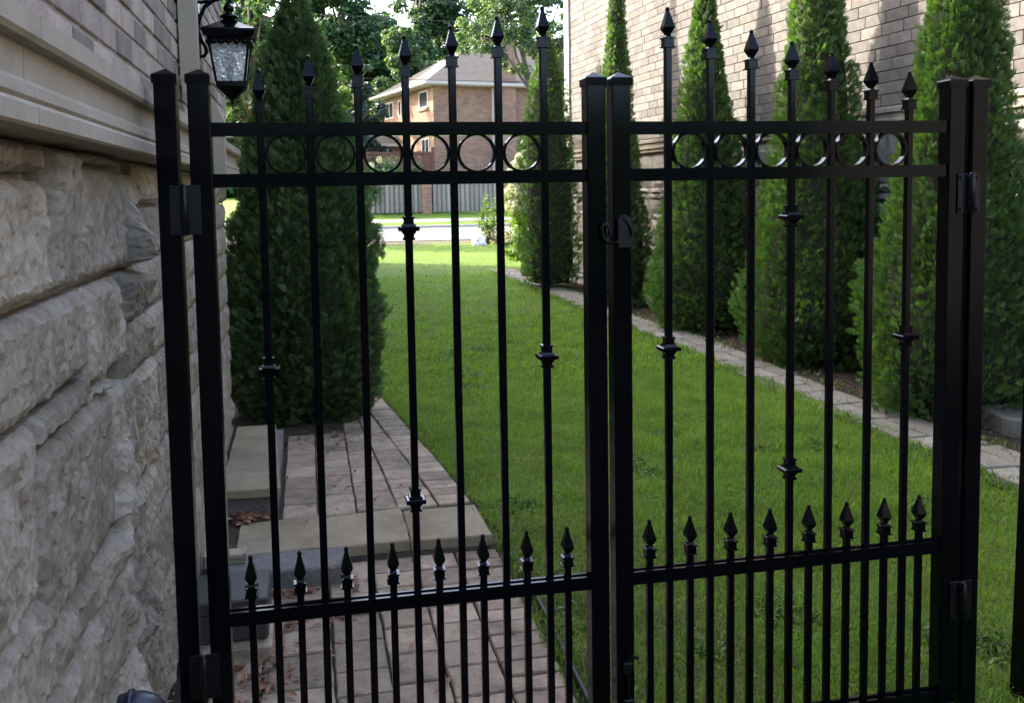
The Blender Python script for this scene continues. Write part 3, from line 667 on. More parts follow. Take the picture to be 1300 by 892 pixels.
b = MB(); b.box(-.2, .35, -.22, .22, 0, .11, .02)
o = slab('stone_block', [(4.16, 2.42), (4.75, 2.36), (4.8, 2.78), (4.2, 2.84)], .09, .215, 'flag_grey', None, .012, .012); tag(o, 'flat thick grey stone resting beside the path under the nearest cedar', 'stone')

# leaf litter
def litter(name, spots, label):
    V = []; Fs = []
    for (cx, cy, sx, sy, z, n) in spots:
        for _ in range(n):
            x, y = random.gauss(cx, sx), random.gauss(cy, sy); l = random.uniform(.008, .026); w = l*random.uniform(.3, .55); a = random.uniform(0, 6.28); t = random.uniform(-.6, .6)
            zz = z + random.uniform(.002, .018); dx, dy = math.cos(a)*l, math.sin(a)*l; ex, ey = -math.sin(a)*w, math.cos(a)*w; k = len(V)
            V += [(x-dx, y-dy, zz - t*l*.4), (x+ex, y+ey, zz + l*.25), (x+dx, y+dy, zz + t*l*.5), (x-ex, y-ey, zz+.001)]; Fs += [(k, k+1, k+2), (k, k+2, k+3)]
    o = link(name, mesh_np(name, V, Fs, 'litter', False)); tag(o, label, 'leaf litter', kind='stuff')
litter('leaf_litter', [(-.33, 2.19, .04, .05, .07, 150), (-.14, 1.40, .08, .03, 0, 70), (-.18, .80, .06, .12, 0, 110), (-.30, .5, .07, .16, 0, 130), (.1, .6, .35, .5, 0, 50), (.2, 2.7, .3, .5, .07, 45), (-.12, 1.12, .05, .05, 0, 70), (.08, 1.13, .02, .02, 0, 14), (.15, 1.45, .01, .05, 0, 30), (.0, 3.6, .35, .12, .065, 120)], 'dry reddish leaves gathered on the pavers by the stone wall')
litter('leaf_litter', [(4.1, y, .14, .15, .11, 25) for y in np.arange(2.4, 13, .4)], 'brown leaf scraps strewn under the row of cedars')

# weeds along the side path
wp = []
for _ in range(2600):
    y = random.uniform(1.2, 13); x = random.choice([random.gauss(3.47, .04), random.gauss(3.98, .05), random.uniform(3.46, 4.0)])
    if noise.noise(Vector((x*3, y*2.3, 4))) > -.05: wp.append((x, y, .085))
for _ in range(5000):
    y = random.uniform(1.2, 15); wp.append((random.gauss(3.49, .05), y, .095))
    if random.random() < .4: wp.append((random.gauss(3.95, .05), y, .1))
blades('weeds', np.array(wp), .03, .07, .006, 'weed', 1.0, 'small weeds sprouting along the edges of the flagstone path', 'weeds')
wp = [(random.gauss(3.72, .2), random.uniform(1.2, 15), .1) for _ in range(1600)]
blades('dry_weeds', np.array(wp), .03, .09, .004, 'dry', 1.0, 'dried straw coloured weed stalks standing in the path joints', 'weeds')

# ================================================================== RIGHT HOUSE
RW = empty('brick_house', (4.87, 4.89, 0), rad(3.4)); tag(RW, 'neighbouring house with pinkish brick above grey stone, behind the row of cedars', 'house')
# local: x = out of page (away from path), y along wall. Far end y=7.8
FE = 8.13
b = MB(); b.box(.03, 9, -12, FE, -.1, 5.5); b.build('wall', 'mortar', RW)
b = MB(); b.rings([[(-.4, -12, 5.5), (9.2, -12, 5.5), (9.2, FE+.4, 5.5), (-.4, FE+.4, 5.5)], [(-.4, -12, 5.65), (9.2, -12, 5.65), (9.2, FE+.4, 5.65), (-.4, FE+.4, 5.65)], [(4, -8, 7.2), (5, -8, 7.2), (5, FE-4, 7.2), (4, FE-4, 7.2)]]); b.build('roof', 'shingle', RW)
prof = [(0.035, 2.3031), (-0.045, 2.2979), (-0.05, 2.2895), (-0.05, 2.2509), (-0.03, 2.2404), (-0.03, 2.1986), (-0.042, 2.1913), (-0.042, 2.1725), (-0.024, 2.1652), (-0.024, 2.1286), (-0.018, 2.1202), (0.035, 2.1202)]
for k in range(14):
    a, c = -5.7 + k*.97, -5.7 + (k+1)*.97
    if c > FE: c = FE
    if a >= FE - .05: break
    mb = MB(); mb.extrude_y(prof, a+.002, c-.002); mb.build('ledge_stone', 'ledge', RW)
CH, CW = .0998, .280
slots = []; r = 0; z = 2.312
while z < 5.38:
    y = -4.2 + (r % 2)*CW/2 + .04*((r*5) % 3)
    while y < FE - .13:
        e = min(y+CW, FE-.13)
        if e-y > .05: slots.append((y, e, z))
        y += CW
    z += CH; r += 1
RBM = {}
def rb(l):
    k = round(l, 3)
    if k not in RBM:
        mb = MB(); mb.box(.0, .035, 0, l-.006, 0, CH-.0065, .002); RBM[k] = mb.mesh('brick', 'brick')
    return RBM[k]
def pxh(y): return (1/(y+7.1))
vis = [s for s in slots if s[0] > -1.8 and s[2] < 1.65 + (242/1200)*(s[0]+7.3)*1.0 + .1]
vis.sort(key=lambda s: s[0]); pick = set(vis[:300]); st = MB()
for s in slots:
    pr_ = random.uniform(-.0025, .0025)
    if s in pick: link('brick', rb(s[1]-s[0]), RW, (pr_, s[0], s[2]))
    else: st.box(pr_, .035, s[0], s[1]-.006, s[2], s[2]+CH-.0065)
o = st.build('brick_rows', 'brick', RW); o['kind'] = 'stuff'
# stone base
rws = [0.02]; 
while rws[-1] < 1.95: rws.append(rws[-1] + random.choice([.16, .155, .08, .19]))
rws[-1] = 2.118; cells = []
for j in range(len(rws)-1):
    y = -3.5 + random.uniform(0, .2)
    while y < FE - .02:
        l = random.choice([.28, .36, .46, .6]); e = min(y+l, FE)
        if FE - e < .12: e = FE
        cells.append((y, e, rws[j], rws[j+1])); y = e
cells.sort(key=lambda c: abs(c[0]-.5)); sb = None
allV, allF = [], []
for q, (y0, y1, z0, z1) in enumerate(cells):
    hi = q < 290; ny, nz = (5, 3) if hi else (3, 2); V = []; Fs = []
    for j in range(nz+1):
        for i in range(ny+1):
            edge = i in (0, ny) or j in (0, nz)
            u, w = i/ny, j/nz
            V.append(((.018 if edge else -.002 + .022*noise.noise(Vector((y0*9+i*1.7, z0*9+j*1.3, 2)))), y0+.006+(y1-y0-.012)*u + (0 if edge else random.uniform(-.02, .02)), z0+.006+(z1-z0-.012)*w + (0 if edge else random.uniform(-.012, .012))))
    n1 = ny+1
    Fs = [(j*n1+i, (j+1)*n1+i, (j+1)*n1+i+1, j*n1+i+1) for j in range(nz) for i in range(ny)]
    ring = list(range(n1)) + [j*n1+ny for j in range(1, nz+1)] + [nz*n1+i for i in range(ny-1, -1, -1)] + [j*n1 for j in range(nz-1, 0, -1)]
    k = len(V); V += [(.035, V[t][1], V[t][2]) for t in ring]; L = len(ring); Fs += [(ring[t], ring[(t+1) % L], k+(t+1) % L, k+t) for t in range(L)]
    if hi: link('stone', mesh_np('stone', V, Fs, 'stone_r', False), RW)
    else:
        k = len(allV); allV += V; allF += [tuple(x+k for x in f) for f in Fs]
if allV: o = link('stone_rows', mesh_np('stone_rows', allV, allF, 'stone_r'), RW); o['kind'] = 'stuff'
for k in range(9):
    z0 = 2.31 + k*.47
    if z0 > 5.3: break
    mb = MB(); mb.box(-.035, .3, FE-.125, FE+.10, z0+.004, min(z0+.466, 5.49), .006); mb.build('quoin', 'white', RW)
mb = MB(); mb.box(-.02, .3, FE-.10, FE+.06, -.05, 2.115, .006); mb.build('corner_block', 'ledge', RW)

# ================================================================== CONIFERS
def spray_template(nb=9):
    """flat cedar fan in the XZ plane growing along +Z; returns V, F, tip"""
    V, Fq, T = [], [], []
    def leafq(x0, z0, ang, l, w, ty=0.0):
        dx, dz = math.sin(ang), math.cos(ang); px_, pz_ = dz, -dx; k = len(V)
        V.extend([(x0, ty, z0), (x0+dx*l*.45+px_*w, ty+w*.35, z0+dz*l*.45+pz_*w), (x0+dx*l, ty*1.5, z0+dz*l), (x0+dx*l*.45-px_*w, ty-w*.35, z0+dz*l*.45-pz_*w)])
        Fq.append((k, k+1, k+2, k+3)); T.extend([z0, z0+l*.6, z0+l*1.3, z0+l*.6])
    leafq(0, 0, 0, 1.0, .035)
    for i in range(nb):
        t = .12 + .78*i/nb; s = 1 if i % 2 else -1
        l = .60*(1-t*.62); leafq(0, t, s*(.66 - .15*t), l, .048, .03*math.sin(i*2.1))
        if l > .28:
            a = s*.72; leafq(math.sin(a)*l*.35, t+math.cos(a)*l*.35, s*1.1, l*.55, .042, .04*math.cos(i*1.7))
    return np.array(V), np.array(Fq), np.array(T)
SV, SF, ST = spray_template(8)
def conifer(x, y, z, h, r, n, size, label, mat='cedar', seed=0, prof=None, lo=.0, group='columnar cedars planted along the neighbouring brick wall', fork=True):
    prof = prof or [(0, .80), (.10, .96), (.22, 1.0), (.42, .86), (.62, .66), (.80, .42), (.94, .18), (1, .03)]
    R = np.random.default_rng(seed); t = empty('cedar_tree', (x, y, z)); tag(t, label, 'tree', group)
    tb = MB(); tb.tube([(0, 0, -.05), (.01, 0, h*.3), (0, .01, h*.6), (0, 0, h*.93)], [r*.11, r*.085, r*.05, .008], 8); tb.build('trunk', 'bark', t)
    # inner dead-twig core
    pr = np.array(prof); ph = R.uniform(0, 6.28, 4)
    def rad_(tt, a):
        base = np.interp(tt, pr[:, 0], pr[:, 1]) * r
        w = 1 + .07*np.sin(a*3 + tt*9 + ph[0]) + .06*np.sin(a*5 - tt*17 + ph[1]) + .05*np.sin(a*2 + tt*31 + ph[2])
        return base * w
    c = MB(); rings = []
    for i in range(14):
        tt = .02 + .93*i/13; rings.append([(rad_(tt, 2*math.pi*j/14)*.72*math.cos(2*math.pi*j/14), rad_(tt, 2*math.pi*j/14)*.72*math.sin(2*math.pi*j/14), tt*h) for j in range(14)])
    c.rings(rings, True); c.build('inner_twigs', 'twig', t)
    # sprays, area weighted
    tt = R.uniform(0, 1, n*3); keep = R.uniform(0, 1, n*3) < np.interp(tt, pr[:, 0], pr[:, 1])*.9 + .12; tt = tt[keep][:n]; n = len(tt)
    a = R.uniform(0, 2*np.pi, n); rr = rad_(tt, a)
    # branch clumps: whole tufts stand proud or recessed
    cl = np.array([noise.noise(Vector((math.cos(q)*r*7, math.sin(q)*r*7, w*h*4.5 + seed))) for q, w in zip(a, tt)])
    cl2 = np.array([noise.noise(Vector((math.cos(q)*r*16, math.sin(q)*r*16, w*h*10 + seed))) for q, w in zip(a, tt)])
    depth = R.uniform(0, 1, n)**1.6
    rr = rr*(1 - .22*depth) * (1 + .15*cl + .10*cl2)
    stray = R.uniform(0, 1, n) < .05; rr = rr + stray*R.uniform(0, .04, n)
    base = np.stack([rr*np.cos(a), rr*np.sin(a), tt*h], 1)
    out = np.stack([np.cos(a), np.sin(a), np.zeros(n)], 1); tan = np.stack([-np.sin(a), np.cos(a), np.zeros(n)], 1)
    up_w = np.interp(tt, [0, .15, 1], [.35, .75, 1.15])
    ax = out*R.uniform(.35, 1.0, n)[:, None] + np.array([0, 0, 1.])*(up_w*R.uniform(.5, 1.2, n))[:, None] + tan*R.normal(0, .45, n)[:, None]
    ax /= np.linalg.norm(ax, axis=1)[:, None]
    nr = tan*R.normal(0, 1, n)[:, None] + out*R.normal(.3, .8, n)[:, None] + R.normal(0, .35, (n, 3))
    sd = np.cross(ax, nr); sd /= np.linalg.norm(sd, axis=1)[:, None]; nn = np.cross(sd, ax)
    s = size*R.uniform(.65, 1.25, n)
    base = base - ax*(s*.7)[:, None]
    V = base[:, None, :] + (sd[:, None, :]*SV[None, :, 0:1] + nn[:, None, :]*SV[None, :, 1:2] + ax[:, None, :]*SV[None, :, 2:3])*s[:, None, None]
    V[:, :, 2] = np.maximum(V[:, :, 2], .01)
    Fq = SF[None] + (np.arange(n)*len(SV))[:, None, None]
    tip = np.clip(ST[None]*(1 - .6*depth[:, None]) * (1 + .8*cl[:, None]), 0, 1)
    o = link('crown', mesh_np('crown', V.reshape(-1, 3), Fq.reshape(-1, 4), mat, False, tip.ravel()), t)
    return t
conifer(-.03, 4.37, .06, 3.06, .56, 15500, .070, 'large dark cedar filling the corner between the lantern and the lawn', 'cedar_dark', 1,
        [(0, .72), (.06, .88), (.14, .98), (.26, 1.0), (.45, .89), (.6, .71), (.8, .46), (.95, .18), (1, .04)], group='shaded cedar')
row = [(3.80, 12.15, 4.15, .48, 4200, .075, 'smallest cedar of the row, its whole pointed top in view by the pale wall corner'),
       (4.05, 9.48, 4.75, .45, 7500, .065, 'slim tall cedar rising directly behind the meeting stiles of the gate'),
       (4.28, 7.20, 4.10, .60, 11500, .066, 'narrow topped cedar between the two long wall shadows, third of the row from the street'),
       (4.38, 5.08, 4.40, .62, 13500, .064, 'broad cedar with a dark wall shadow on its near side'),
       (4.30, 3.12, 3.95, .62, 15500, .060, 'widest and nearest cedar of the row, behind the hinged post by the flat stone')]
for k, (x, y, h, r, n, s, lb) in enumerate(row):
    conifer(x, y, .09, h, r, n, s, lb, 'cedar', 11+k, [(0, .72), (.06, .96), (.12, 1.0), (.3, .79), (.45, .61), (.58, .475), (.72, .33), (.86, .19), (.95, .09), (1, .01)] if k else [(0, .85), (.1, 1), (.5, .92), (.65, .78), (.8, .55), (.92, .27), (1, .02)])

# ================================================================== BROADLEAF
def leaves_mesh(name, P, Nrm, size, mat, R, el=1.5):
    n = len(P); a = R.normal(0, 1, (n, 3)); u = np.cross(Nrm, a); u /= np.linalg.norm(u, axis=1)[:, None]+1e-9; v = np.cross(Nrm, u)
    s = size*R.uniform(.6, 1.3, n)[:, None]
    V = np.stack([P - u*s*el*.5, P + v*s*.42 + Nrm*s*.12, P + u*s*el*.5, P - v*s*.42 + Nrm*s*.12], 1).reshape(-1, 3)
    Fq = np.array([0, 1, 2, 3])[None] + np.arange(n)[:, None]*4
    return mesh_np(name, V, Fq, mat, False)
def broadleaf(x, y, z, h, blobs, n, size, mat, label, seed, name='broadleaf_tree', cat='tree', group=None, trunk_r=.18, trunk=None, gap=.0):
    """blobs: list of (dx,dy,dz,rx,ry,rz) relative to base"""
    R = np.random.default_rng(seed); t = empty(name, (x, y, z)); tag(t, label, cat, group)
    vol = np.array([b_[3]*b_[5] for b_ in blobs]); cnt = (n*vol/vol.sum()).astype(int); P = []; N = []; subs = []
    for b_, c in zip(blobs, cnt):
        # secondary clumps on each blob
        m_ = max(6, int(c/140)); d = R.normal(0, 1, (m_, 3)); d /= np.linalg.norm(d, axis=1)[:, None]
        cc = np.array(b_[:3]) + d*np.array(b_[3:])*R.uniform(.45, .98, m_)[:, None]; subs.append(cc)
        k = R.integers(0, m_, c); q = R.normal(0, 1, (c, 3)); q /= np.linalg.norm(q, axis=1)[:, None]
        rs = np.mean(b_[3:])*R.uniform(.22, .42, m_)
        rr = rs[k][:, None]*R.uniform(.3, 1.05, c)[:, None]
        P.append(cc[k] + q*rr*np.array([1, 1, .75])); nn = q*.7 + np.array([0, 0, .5]) + R.normal(0, .5, (c, 3)); N.append(nn/np.linalg.norm(nn, axis=1)[:, None])
    P = np.concatenate(P); N = np.concatenate(N)
    link('crown', leaves_mesh('crown', P, N, size, mat, R), t)
    tb = MB(); top = max(b_[2] for b_ in blobs)
    tr = trunk or [(0, 0, -.1), (.05*h*.3, 0, h*.25), (0, 0, h*.5), (.1, 0, top)]
    tb.tube(tr, list(np.linspace(trunk_r, trunk_r*.25, len(tr))), 8); tb.build('trunk', 'bark', t)
    for b_, cc in zip(blobs, subs):
        lb = MB(); st_ = Vector(tr[len(tr)//2]); e = Vector(b_[:3])
        lb.tube([st_, st_.lerp(e, .5) + Vector((0, 0, .04*h)), e], [trunk_r*.5, trunk_r*.35, trunk_r*.15], 6)
        for q in cc[:5]: lb.tube([e, Vector(q)], [trunk_r*.18, trunk_r*.05], 5)
        lb.build('limb', 'bark', t)
    return t
def crown(R_, w, h0, h1, n=7, seed=0):
    rr = random.Random(seed); out = []
    for i in range(n):
        f = i/(n-1); zc = h0 + (h1-h0)*(.15+.75*f); ww = w*math.sin(math.pi*(.25+.62*f)); a = rr.uniform(0, 6.28)
        out.append((math.cos(a)*ww*.5, math.sin(a)*ww*.5, zc, ww*.66, ww*.66, (h1-h0)*.2))
    return out
BG = 'tall trees massed beyond the street'
broadleaf(-3.2, 66, 1, 20, crown(0, 6.0, 3, 19, 8, 1), 30000, .28, 'leaf_a', 'tall tree at the back behind the lantern and dark cedar', 31, group=BG, trunk_r=.4)
broadleaf(3.3, 76, 1, 22, crown(0, 5.2, 3, 19, 8, 2), 32000, .29, 'leaf_b', 'tall dark tree on the lantern side of the small sky gap', 32, group=BG, trunk_r=.4)
broadleaf(9.6, 78, 1, 22, crown(0, 5.0, 3, 20, 8, 3), 32000, .29, 'leaf_b', 'tall dark tree standing behind the peak side of the tiled roof', 33, group=BG, trunk_r=.4)
broadleaf(16.5, 80, 1, 22, crown(0, 6.0, 4, 22, 8, 4), 20000, .33, 'leaf_a', 'tall mid green tree behind the chimney of the far house', 34, group=BG, trunk_r=.4)
broadleaf(24, 78, 1, 20, crown(0, 6, 3, 20, 8, 5), 9000, .5, 'leaf_b', 'tall tree mostly hidden by the pale wall corner', 35, group=BG, trunk_r=.4)
broadleaf(7.4, 66, 1, 13, crown(0, 3.1, 3, 12.6, 7, 6), 14000, .26, 'leaf_c', 'rounded pale green tree in front of the tallest dark trees', 36, group=BG, trunk_r=.3)
broadleaf(.9, 50, .6, 9, crown(0, 2.0, 3, 8.8, 7, 7), 9000, .19, 'leaf_d', 'yellow green tree glowing just beside the dark cedar', 37, group=BG, trunk_r=.2)
broadleaf(2.9, 52, .6, 8, crown(0, 2.0, 1, 8.2, 7, 8), 7000, .22, 'leaf_e', 'blue green bushy tree beside the far house', 38, group=BG, trunk_r=.2)
broadleaf(-1.6, 28, 0, 8, crown(0, 1.8, 1.5, 8.5, 8, 9), 8000, .15, 'leaf_a', 'sunlit leafy tree seen between the lantern and the dark cedar', 39, trunk_r=.14)
broadleaf(-3.4, 31, 0, 9, crown(0, 2.4, .5, 9, 8, 10), 7000, .16, 'leaf_c', 'pale leafy tree behind the far end of the near house wall', 40, trunk_r=.14)
broadleaf(8.6, 36.5, .0, 10, [(-1.3, 0, 8.0, 1.3, 1.2, .8), (0, 0, 8.8, 1.5, 1.4, 1.0), (1.2, 0, 8.0, 1.4, 1.3, .9), (.4, .3, 6.9, 1.1, 1.0, .5), (2.1, 0, 6.9, .9, .9, 1.4), (-.5, 0, 9.8, 1.6, 1.4, 1.0), (2.2, .2, 9.6, 1.4, 1.3, 1.0)], 16000, .11, 'leaf_c', 'silvery leaved tree with a bare leaning trunk over the far roof', 41, trunk_r=.13,
          trunk=[(1.6, 0, -.1), (1.5, 0, 2.5), (1.3, 0, 4.4), (.9, 0, 5.6), (.2, 0, 7.2), (-.1, 0, 9)])
broadleaf(9.6, 34, 0, 5.4, [(0, 0, 4.3, 1.0, .9, .8), (-.6, 0, 3.5, .7, .7, .6), (.7, 0, 3.4, .9, .8, .9), (.1, 0, 2.9, .9, .8, .5), (-.1, 0, 5.0, .6, .6, .4)], 8000, .12, 'leaf_b', 'dense dark bushy tree below the silvery one, beside the chimney', 42, trunk_r=.1)

RW2 = np.random.default_rng(5); wx_ = RW2.uniform(-60, 90, 26000); wt = 13 + 3.5*np.sin(wx_*.19 + 1) + 2*np.sin(wx_*.53)
P_ = np.stack([wx_, 105 + RW2.uniform(-4, 4, 26000), 1 + wt*RW2.uniform(0, 1, 26000)], 1); P_[:, 0] += RW2.normal(0, .8, 26000)
N_ = RW2.normal(0, 1, (26000, 3)) + np.array([0, -.5, .5]); N_ /= np.linalg.norm(N_, axis=1)[:, None]
o = link('woodland', leaves_mesh('woodland', P_, N_, 1.3, 'leaf_a', RW2)); tag(o, 'far continuous belt of trees closing the view behind the houses', 'woodland', kind='stuff')

# ================================================================== FAR HOUSE
FH = empty('brick_house', (6.9, 48.6, 0), rad(13.5)); tag(FH, 'orange brown two storey brick house with a hipped grey roof across the street', 'house')
HB, HE, LW, LD = .5, 7.35, 14.0, 8.4
b = MB(); b.box(0, LW, 0, LD, HB, HE); b.build('wall', 'house_brick', FH)
def hip(x0, x1, y0, y1, z, zr, parent, inset, mat='shingle', name='roof'):
    mb = MB(); xm, ym = (x0+x1)/2, (y0+y1)/2
    V = [(x0, y0, z), (x1, y0, z), (x1, y1, z), (x0, y1, z), (x0+inset, ym, zr), (x1-inset, ym, zr)]
    mb.add(V, [(0, 1, 5, 4), (1, 2, 5), (2, 3, 4, 5), (3, 0, 4), (3, 2, 1, 0)]); return mb.build(name, mat, parent)
ov = .65
rf = hip(-ov, LW+ov, -ov, LD+ov, HE+.14, HE+3.0, FH, LD/2+ov)
# shingle courses as thin ridges are too far to tell apart; gutter and soffit
b = MB(); b.box(-ov+.02, LW+ov-.02, -ov+.02, LD+ov-.02, HE-.02, HE+.02); b.build('soffit', 'eaves', FH)
b = MB(); b.box(-ov-.06, LW+ov+.06, -ov-.08, -ov+.02, HE+.02, HE+.17); b.box(-ov-.08, -ov+.02, -ov+.021, LD+ov+.06, HE+.02, HE+.17); b.build('gutter', 'eaves', FH)
def window(parent, fx, y0, y1, z0, z1, mull=0, side='x', sill=True):
    """window on the face x=0 (looking -x) of the parent"""
    mb = MB(); t = .09
    def bx(m_, a, c, d, e, o0=-.03, o1=.02):
        m_.box(o0, o1, a, c, d, e) if side == 'x' else m_.box(a, c, o0, o1, d, e)
    bx(mb, y0, y1, z0, z0+t); bx(mb, y0, y1, z1-t, z1); bx(mb, y0, y0+t, z0+t, z1-t); bx(mb, y1-t, y1, z0+t, z1-t)
    if mull: bx(mb, (y0+y1)/2-.04, (y0+y1)/2+.04, z0+t, z1-t)
    f = mb.build('window', 'white', parent)
    mb = MB(); bx(mb, y0+t, y1-t, z0+t, z1-t, -.012, .01); mb.build('pane', 'window', f)
    if sill:
        mb = MB(); bx(mb, y0-.05, y1+.05, z0-.14, z0-.002, -.08, .02); mb.build('sill', 'house_brick', f)
window(FH, 0, .75, 2.15, 6.25, 7.2); window(FH, 0, 5.15, 5.7, 6.1, 7.05, 0, 'x', False); window(FH, 0, 6.6, 8.1, 6.1, 7.1, 1, 'x', False)
window(FH, 0, .7, 1.9, 3.4, 4.6, 1); window(FH, 0, 3.6, 6.4, 3.2, 4.4, 1)
b = MB(); b.box(3.75, 4.75, -.45, 0, HB, 9.9); b.box(3.70, 4.80, -.5, .05, 9.9, 10.05); b.build('chimney', 'house_brick', FH)
b = MB(); b.box(3.45, 3.56, -.12, -.0, HB, HE-.05); b.build('downpipe', 'eaves', FH)
# garage in front of its left face
GA = empty('garage', (1.2, 52.5, .5), rad(13.5)); tag(GA, 'low garage with a pale grey shingle roof attached beside the far brick house', 'garage')
b = MB(); b.box(0, 5.0, 0, 5, 0, 3.9); b.build('wall', 'house_brick', GA)
b = MB(); b.rings([[(-.3, -.3, 3.9), (5.3, -.3, 3.9), (5.3, 5.3, 3.9), (-.3, 5.3, 3.9)], [(1.0, 2.2, 5.2), (5.2, 2.2, 5.2), (5.2, 2.8, 5.2), (1.0, 2.8, 5.2)]]); b.build('roof', 'shingle', GA)
b = MB(); b.box(.6, 4.2, -.06, 0, 0, 3.0); b.build('door', 'white', GA)
b = MB(); b.box(-.35, 5.35, -.42, -.301, 3.82, 3.98); b.build('gutter', 'white', GA)

# board fence across the street
FN = empty('board_fence', (0, 46, 0)); tag(FN, 'weathered grey vertical board fence with brick pillars beyond the road', 'fence')
bd = {}
def board(w, h):
    mb = MB(); mb.rings([[(0, 0, 0), (w, 0, 0), (w, .02, 0), (0, .02, 0)], [(0, 0, h-.04), (w, 0, h-.04), (w, .02, h-.04), (0, .02, h-.04)], [(.03, 0, h), (w-.03, 0, h), (w-.03, .02, h), (.03, .02, h)]]); return mb.mesh('board', 'fence')
bm_ = [board(.15, 1.85), board(.14, 1.83)]
x = 1.2; k = 0; pil = [(5.85, 6.35), (10.2, 10.75), (14.4, 14.9)]
while x < 17:
    if not any(a - .12 < x < c for a, c in pil):
        link('board', bm_[k % 2], FN, (x, -.03 if k % 2 else .055, .60 + random.uniform(-.01, .01)))
    x += .122; k += 1
b = MB(); b.box(1.2, 17, 0, .05, .80, .90); b.box(1.2, 17, 0, .05, 2.15, 2.25); b.build('rail', 'fence', FN)
for a, c in pil:
    b = MB(); b.box(a, c, -.2, .25, .35, 2.5, .01); b.build('pillar', 'house_brick', FN)
# red brown wooden screen
SC = empty('wooden_screen', (2.1, 47.4, .6), rad(3)); tag(SC, 'red brown wooden privacy screen behind the white hydrangeas', 'screen')
for i in range(30):
    b = MB(); b.box(i*.15, i*.15+.14, 0, .03, 0, 3.05); b.build('board', 'redwood', SC)
b = MB(); b.box(-.1, 4.6, -.06, .09, 3.05, 3.17); b.build('cap_rail', 'redwood', SC)
b = MB(); b.box(4.5, 4.68, -.05, .12, 0, 3.4); b.build('corner_post', 'redwood', SC)

# ================================================================== SHRUBS
def shrub(x, y, z, h, w, n, size, mat, label, seed, flowers=0, fsize=.1, cat='shrub', name='shrub', stems=9, stemmat='bark', group=None, fmat='flower', fl_h=.5):
    R = np.random.default_rng(seed); t = empty(name, (x, y, z)); tag(t, label, cat, group)
    m_ = 14; d = R.normal(0, 1, (m_, 3)); d /= np.linalg.norm(d, axis=1)[:, None]; d[:, 2] = d[:, 2]*.45 + .55
    cc = d*np.array([w*.5, w*.5, h*.8])*R.uniform(.5, 1, m_)[:, None]
    k = R.integers(0, m_, n); q = R.normal(0, 1, (n, 3)); q /= np.linalg.norm(q, axis=1)[:, None]
    P = cc[k] + q*R.uniform(.1, 1, n)[:, None]*np.array([w*.22, w*.22, h*.2]); P[:, 2] = np.maximum(P[:, 2], .02)
    N = q*.6 + np.array([0, 0, .6]) + R.normal(0, .5, (n, 3)); N /= np.linalg.norm(N, axis=1)[:, None]
    link('foliage', leaves_mesh('foliage', P, N, size, mat, R), t)
    st_ = MB()
    for i in range(stems):
        c = cc[i % m_]; st_.tube([(R.normal(0, w*.05), R.normal(0, w*.05), 0), tuple(c*np.array([.4, .4, .6])), tuple(c)], [.012, .01, .004], 5)
    st_.build('stems', stemmat, t)
    if flowers:
        for i in range(flowers):
            c = R.normal(0, 1, 3); c /= np.linalg.norm(c); c[2] = abs(c[2]); c[1] = -abs(c[1])
            c = c*np.array([w*.44, w*.42, h*(1-fl_h)*.9]) + np.array([0, 0, h*fl_h]); q = R.normal(0, 1, (110, 3)); q /= np.linalg.norm(q, axis=1)[:, None]
            link('flower_head', leaves_mesh('flower_head', c + q*fsize*np.array([1, 1, 1.2]), q, fsize*.55, fmat, R, 1.1), t)
    return t
shrub(1.75, 46.9, .6, 3.4, 1.6, 2500, .11, 'leaf_c', 'white hydrangea bush nearest the dark cedar, seen over the grey fence', 51, 16, .17, group=None, name='hydrangea')
shrub(3.7, 46.9, .6, 3.6, 2.6, 5000, .11, 'leaf_c', 'leafy hydrangea with few white heads in front of the red screen', 52, 5, .15, name='hydrangea')
shrub(5.5, 46.9, .6, 3.3, 1.5, 1800, .10, 'leaf_c', 'sparse grey green bush against the corner post of the red screen', 53)
shrub(.2, 44.6, .5, 3.0, 2.0, 2500, .13, 'leaf_b', 'dark rounded bush behind the edge of the large cedar', 54)
shrub(5.30, 25.2, .03, 1.65, .62, 900, .06, 'leaf_d', 'upright feathery light green shrub growing behind the white rock', 55, stems=14)
shrub(5.45, 24.9, .04, .75, .75, 380, .05, 'dry', 'tangle of dry grey twigs at the foot of the feathery shrub', 56, stems=14, stemmat='dry')
shrub(5.18, 20.3, .05, 1.35, .75, 700, .055, 'dry', 'dry pinkish flower stalks beside the bright cream blooms', 57, stems=22, stemmat='dry', cat='plant', name='dry_perennial')
shrub(4.75, 18.6, .05, .55, .7, 700, .05, 'leaf_d', 'low yellow green clump in front of the dry stalks', 58, cat='plant', name='perennial')
shrub(4.78, 18.2, .05, 2.5, .9, 2200, .075, 'leaf_d', 'tall sunlit bush with large cream flower heads next to the smallest cedar', 59, 34, .13, name='hydrangea', fl_h=.45)
shrub(3.92, 14.0, .08, 1.1, .6, 1500, .045, 'leaf_d', 'yellow green bush hugging the foot of the smallest cedar', 60)
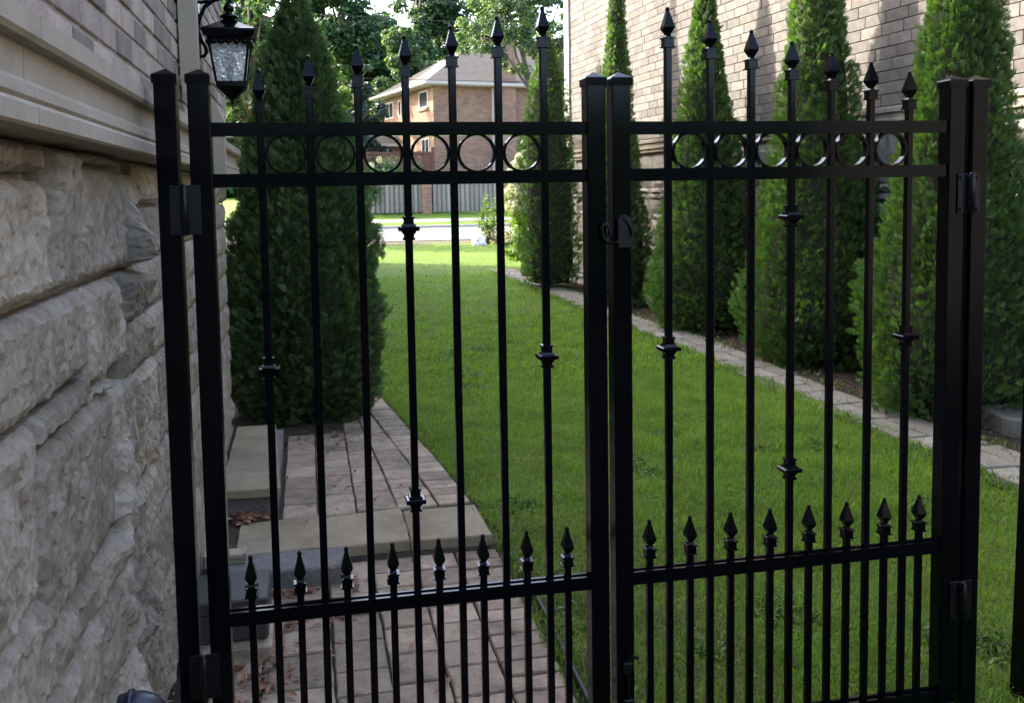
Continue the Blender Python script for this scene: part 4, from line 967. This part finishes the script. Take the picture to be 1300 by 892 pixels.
shrub(5.9, 23.2, .05, .5, 1.2, 700, .06, 'leaf_a', 'low green clump behind the rock and the feathery shrub', 61, cat='plant', name='perennial')
# unseen hedge added behind the viewpoint to darken reflections in the glossy black paint
RH = np.random.default_rng(77); hg = empty('added_hedge', (2, -9.5, 0)); tag(hg, 'unseen dense hedge added on the near side to darken what the gate mirrors', 'hedge')
hp = RH.uniform(0, 1, (16000, 3))*np.array([16, 1.6, 3.0]) - np.array([9, .8, 0]); hn = RH.normal(0, 1, (16000, 3)); hn /= np.linalg.norm(hn, axis=1)[:, None]
link('foliage', leaves_mesh('foliage', hp, hn, .16, 'leaf_b', RH), hg)
b = MB(); b.box(-9, 7, -.35, .35, 0, 2.7, .1); b.build('inner_twigs', 'twig', hg)
# white rock
def boulder(name, x, y, z, sx, sy, sz, mat, label, seed):
    import bmesh
    bm = bmesh.new(); bmesh.ops.create_icosphere(bm, subdivisions=3, radius=1)
    for v in bm.verts:
        n = noise.noise(v.co*1.7 + Vector((seed, 0, 0))); n2 = noise.voronoi(v.co*1.6 + Vector((seed, 3, 0)))[0][0]
        v.co *= 1 + .45*n - .35*(n2-.4); v.co.x *= sx; v.co.y *= sy; v.co.z *= sz
    me = bpy.data.meshes.new(name); bm.to_mesh(me); bm.free(); me.materials.append(M[mat]); o = link(name, me, None, (x, y, z)); tag(o, label, 'rock'); return o
boulder('rock', 4.83, 24.2, .17, .24, .2, .19, 'rockw', 'white quartz rock lying on the sunlit lawn edge', 3)

# power lines
def cable(label, x0, x1, y, z0, z1, r=.018, sag=.3):
    b = MB(); b.tube([(x0+(x1-x0)*i/14, y, z0+(z1-z0)*i/14 - sag*math.sin(math.pi*i/14)) for i in range(15)], r, 5)
    tag(b.build('power_line', 'wire'), label, 'cable')
cable('lowest cable crossing in front of the hipped roof eaves', -14, 30, 44.5, 7.55, 6.9, .014, .1)
cable('cable crossing the tree tops above the far house', -16, 34, 60, 13.8, 12.4, .02)
cable('highest cable near the top of the trees', -16, 34, 60.5, 15.2, 13.6, .02)
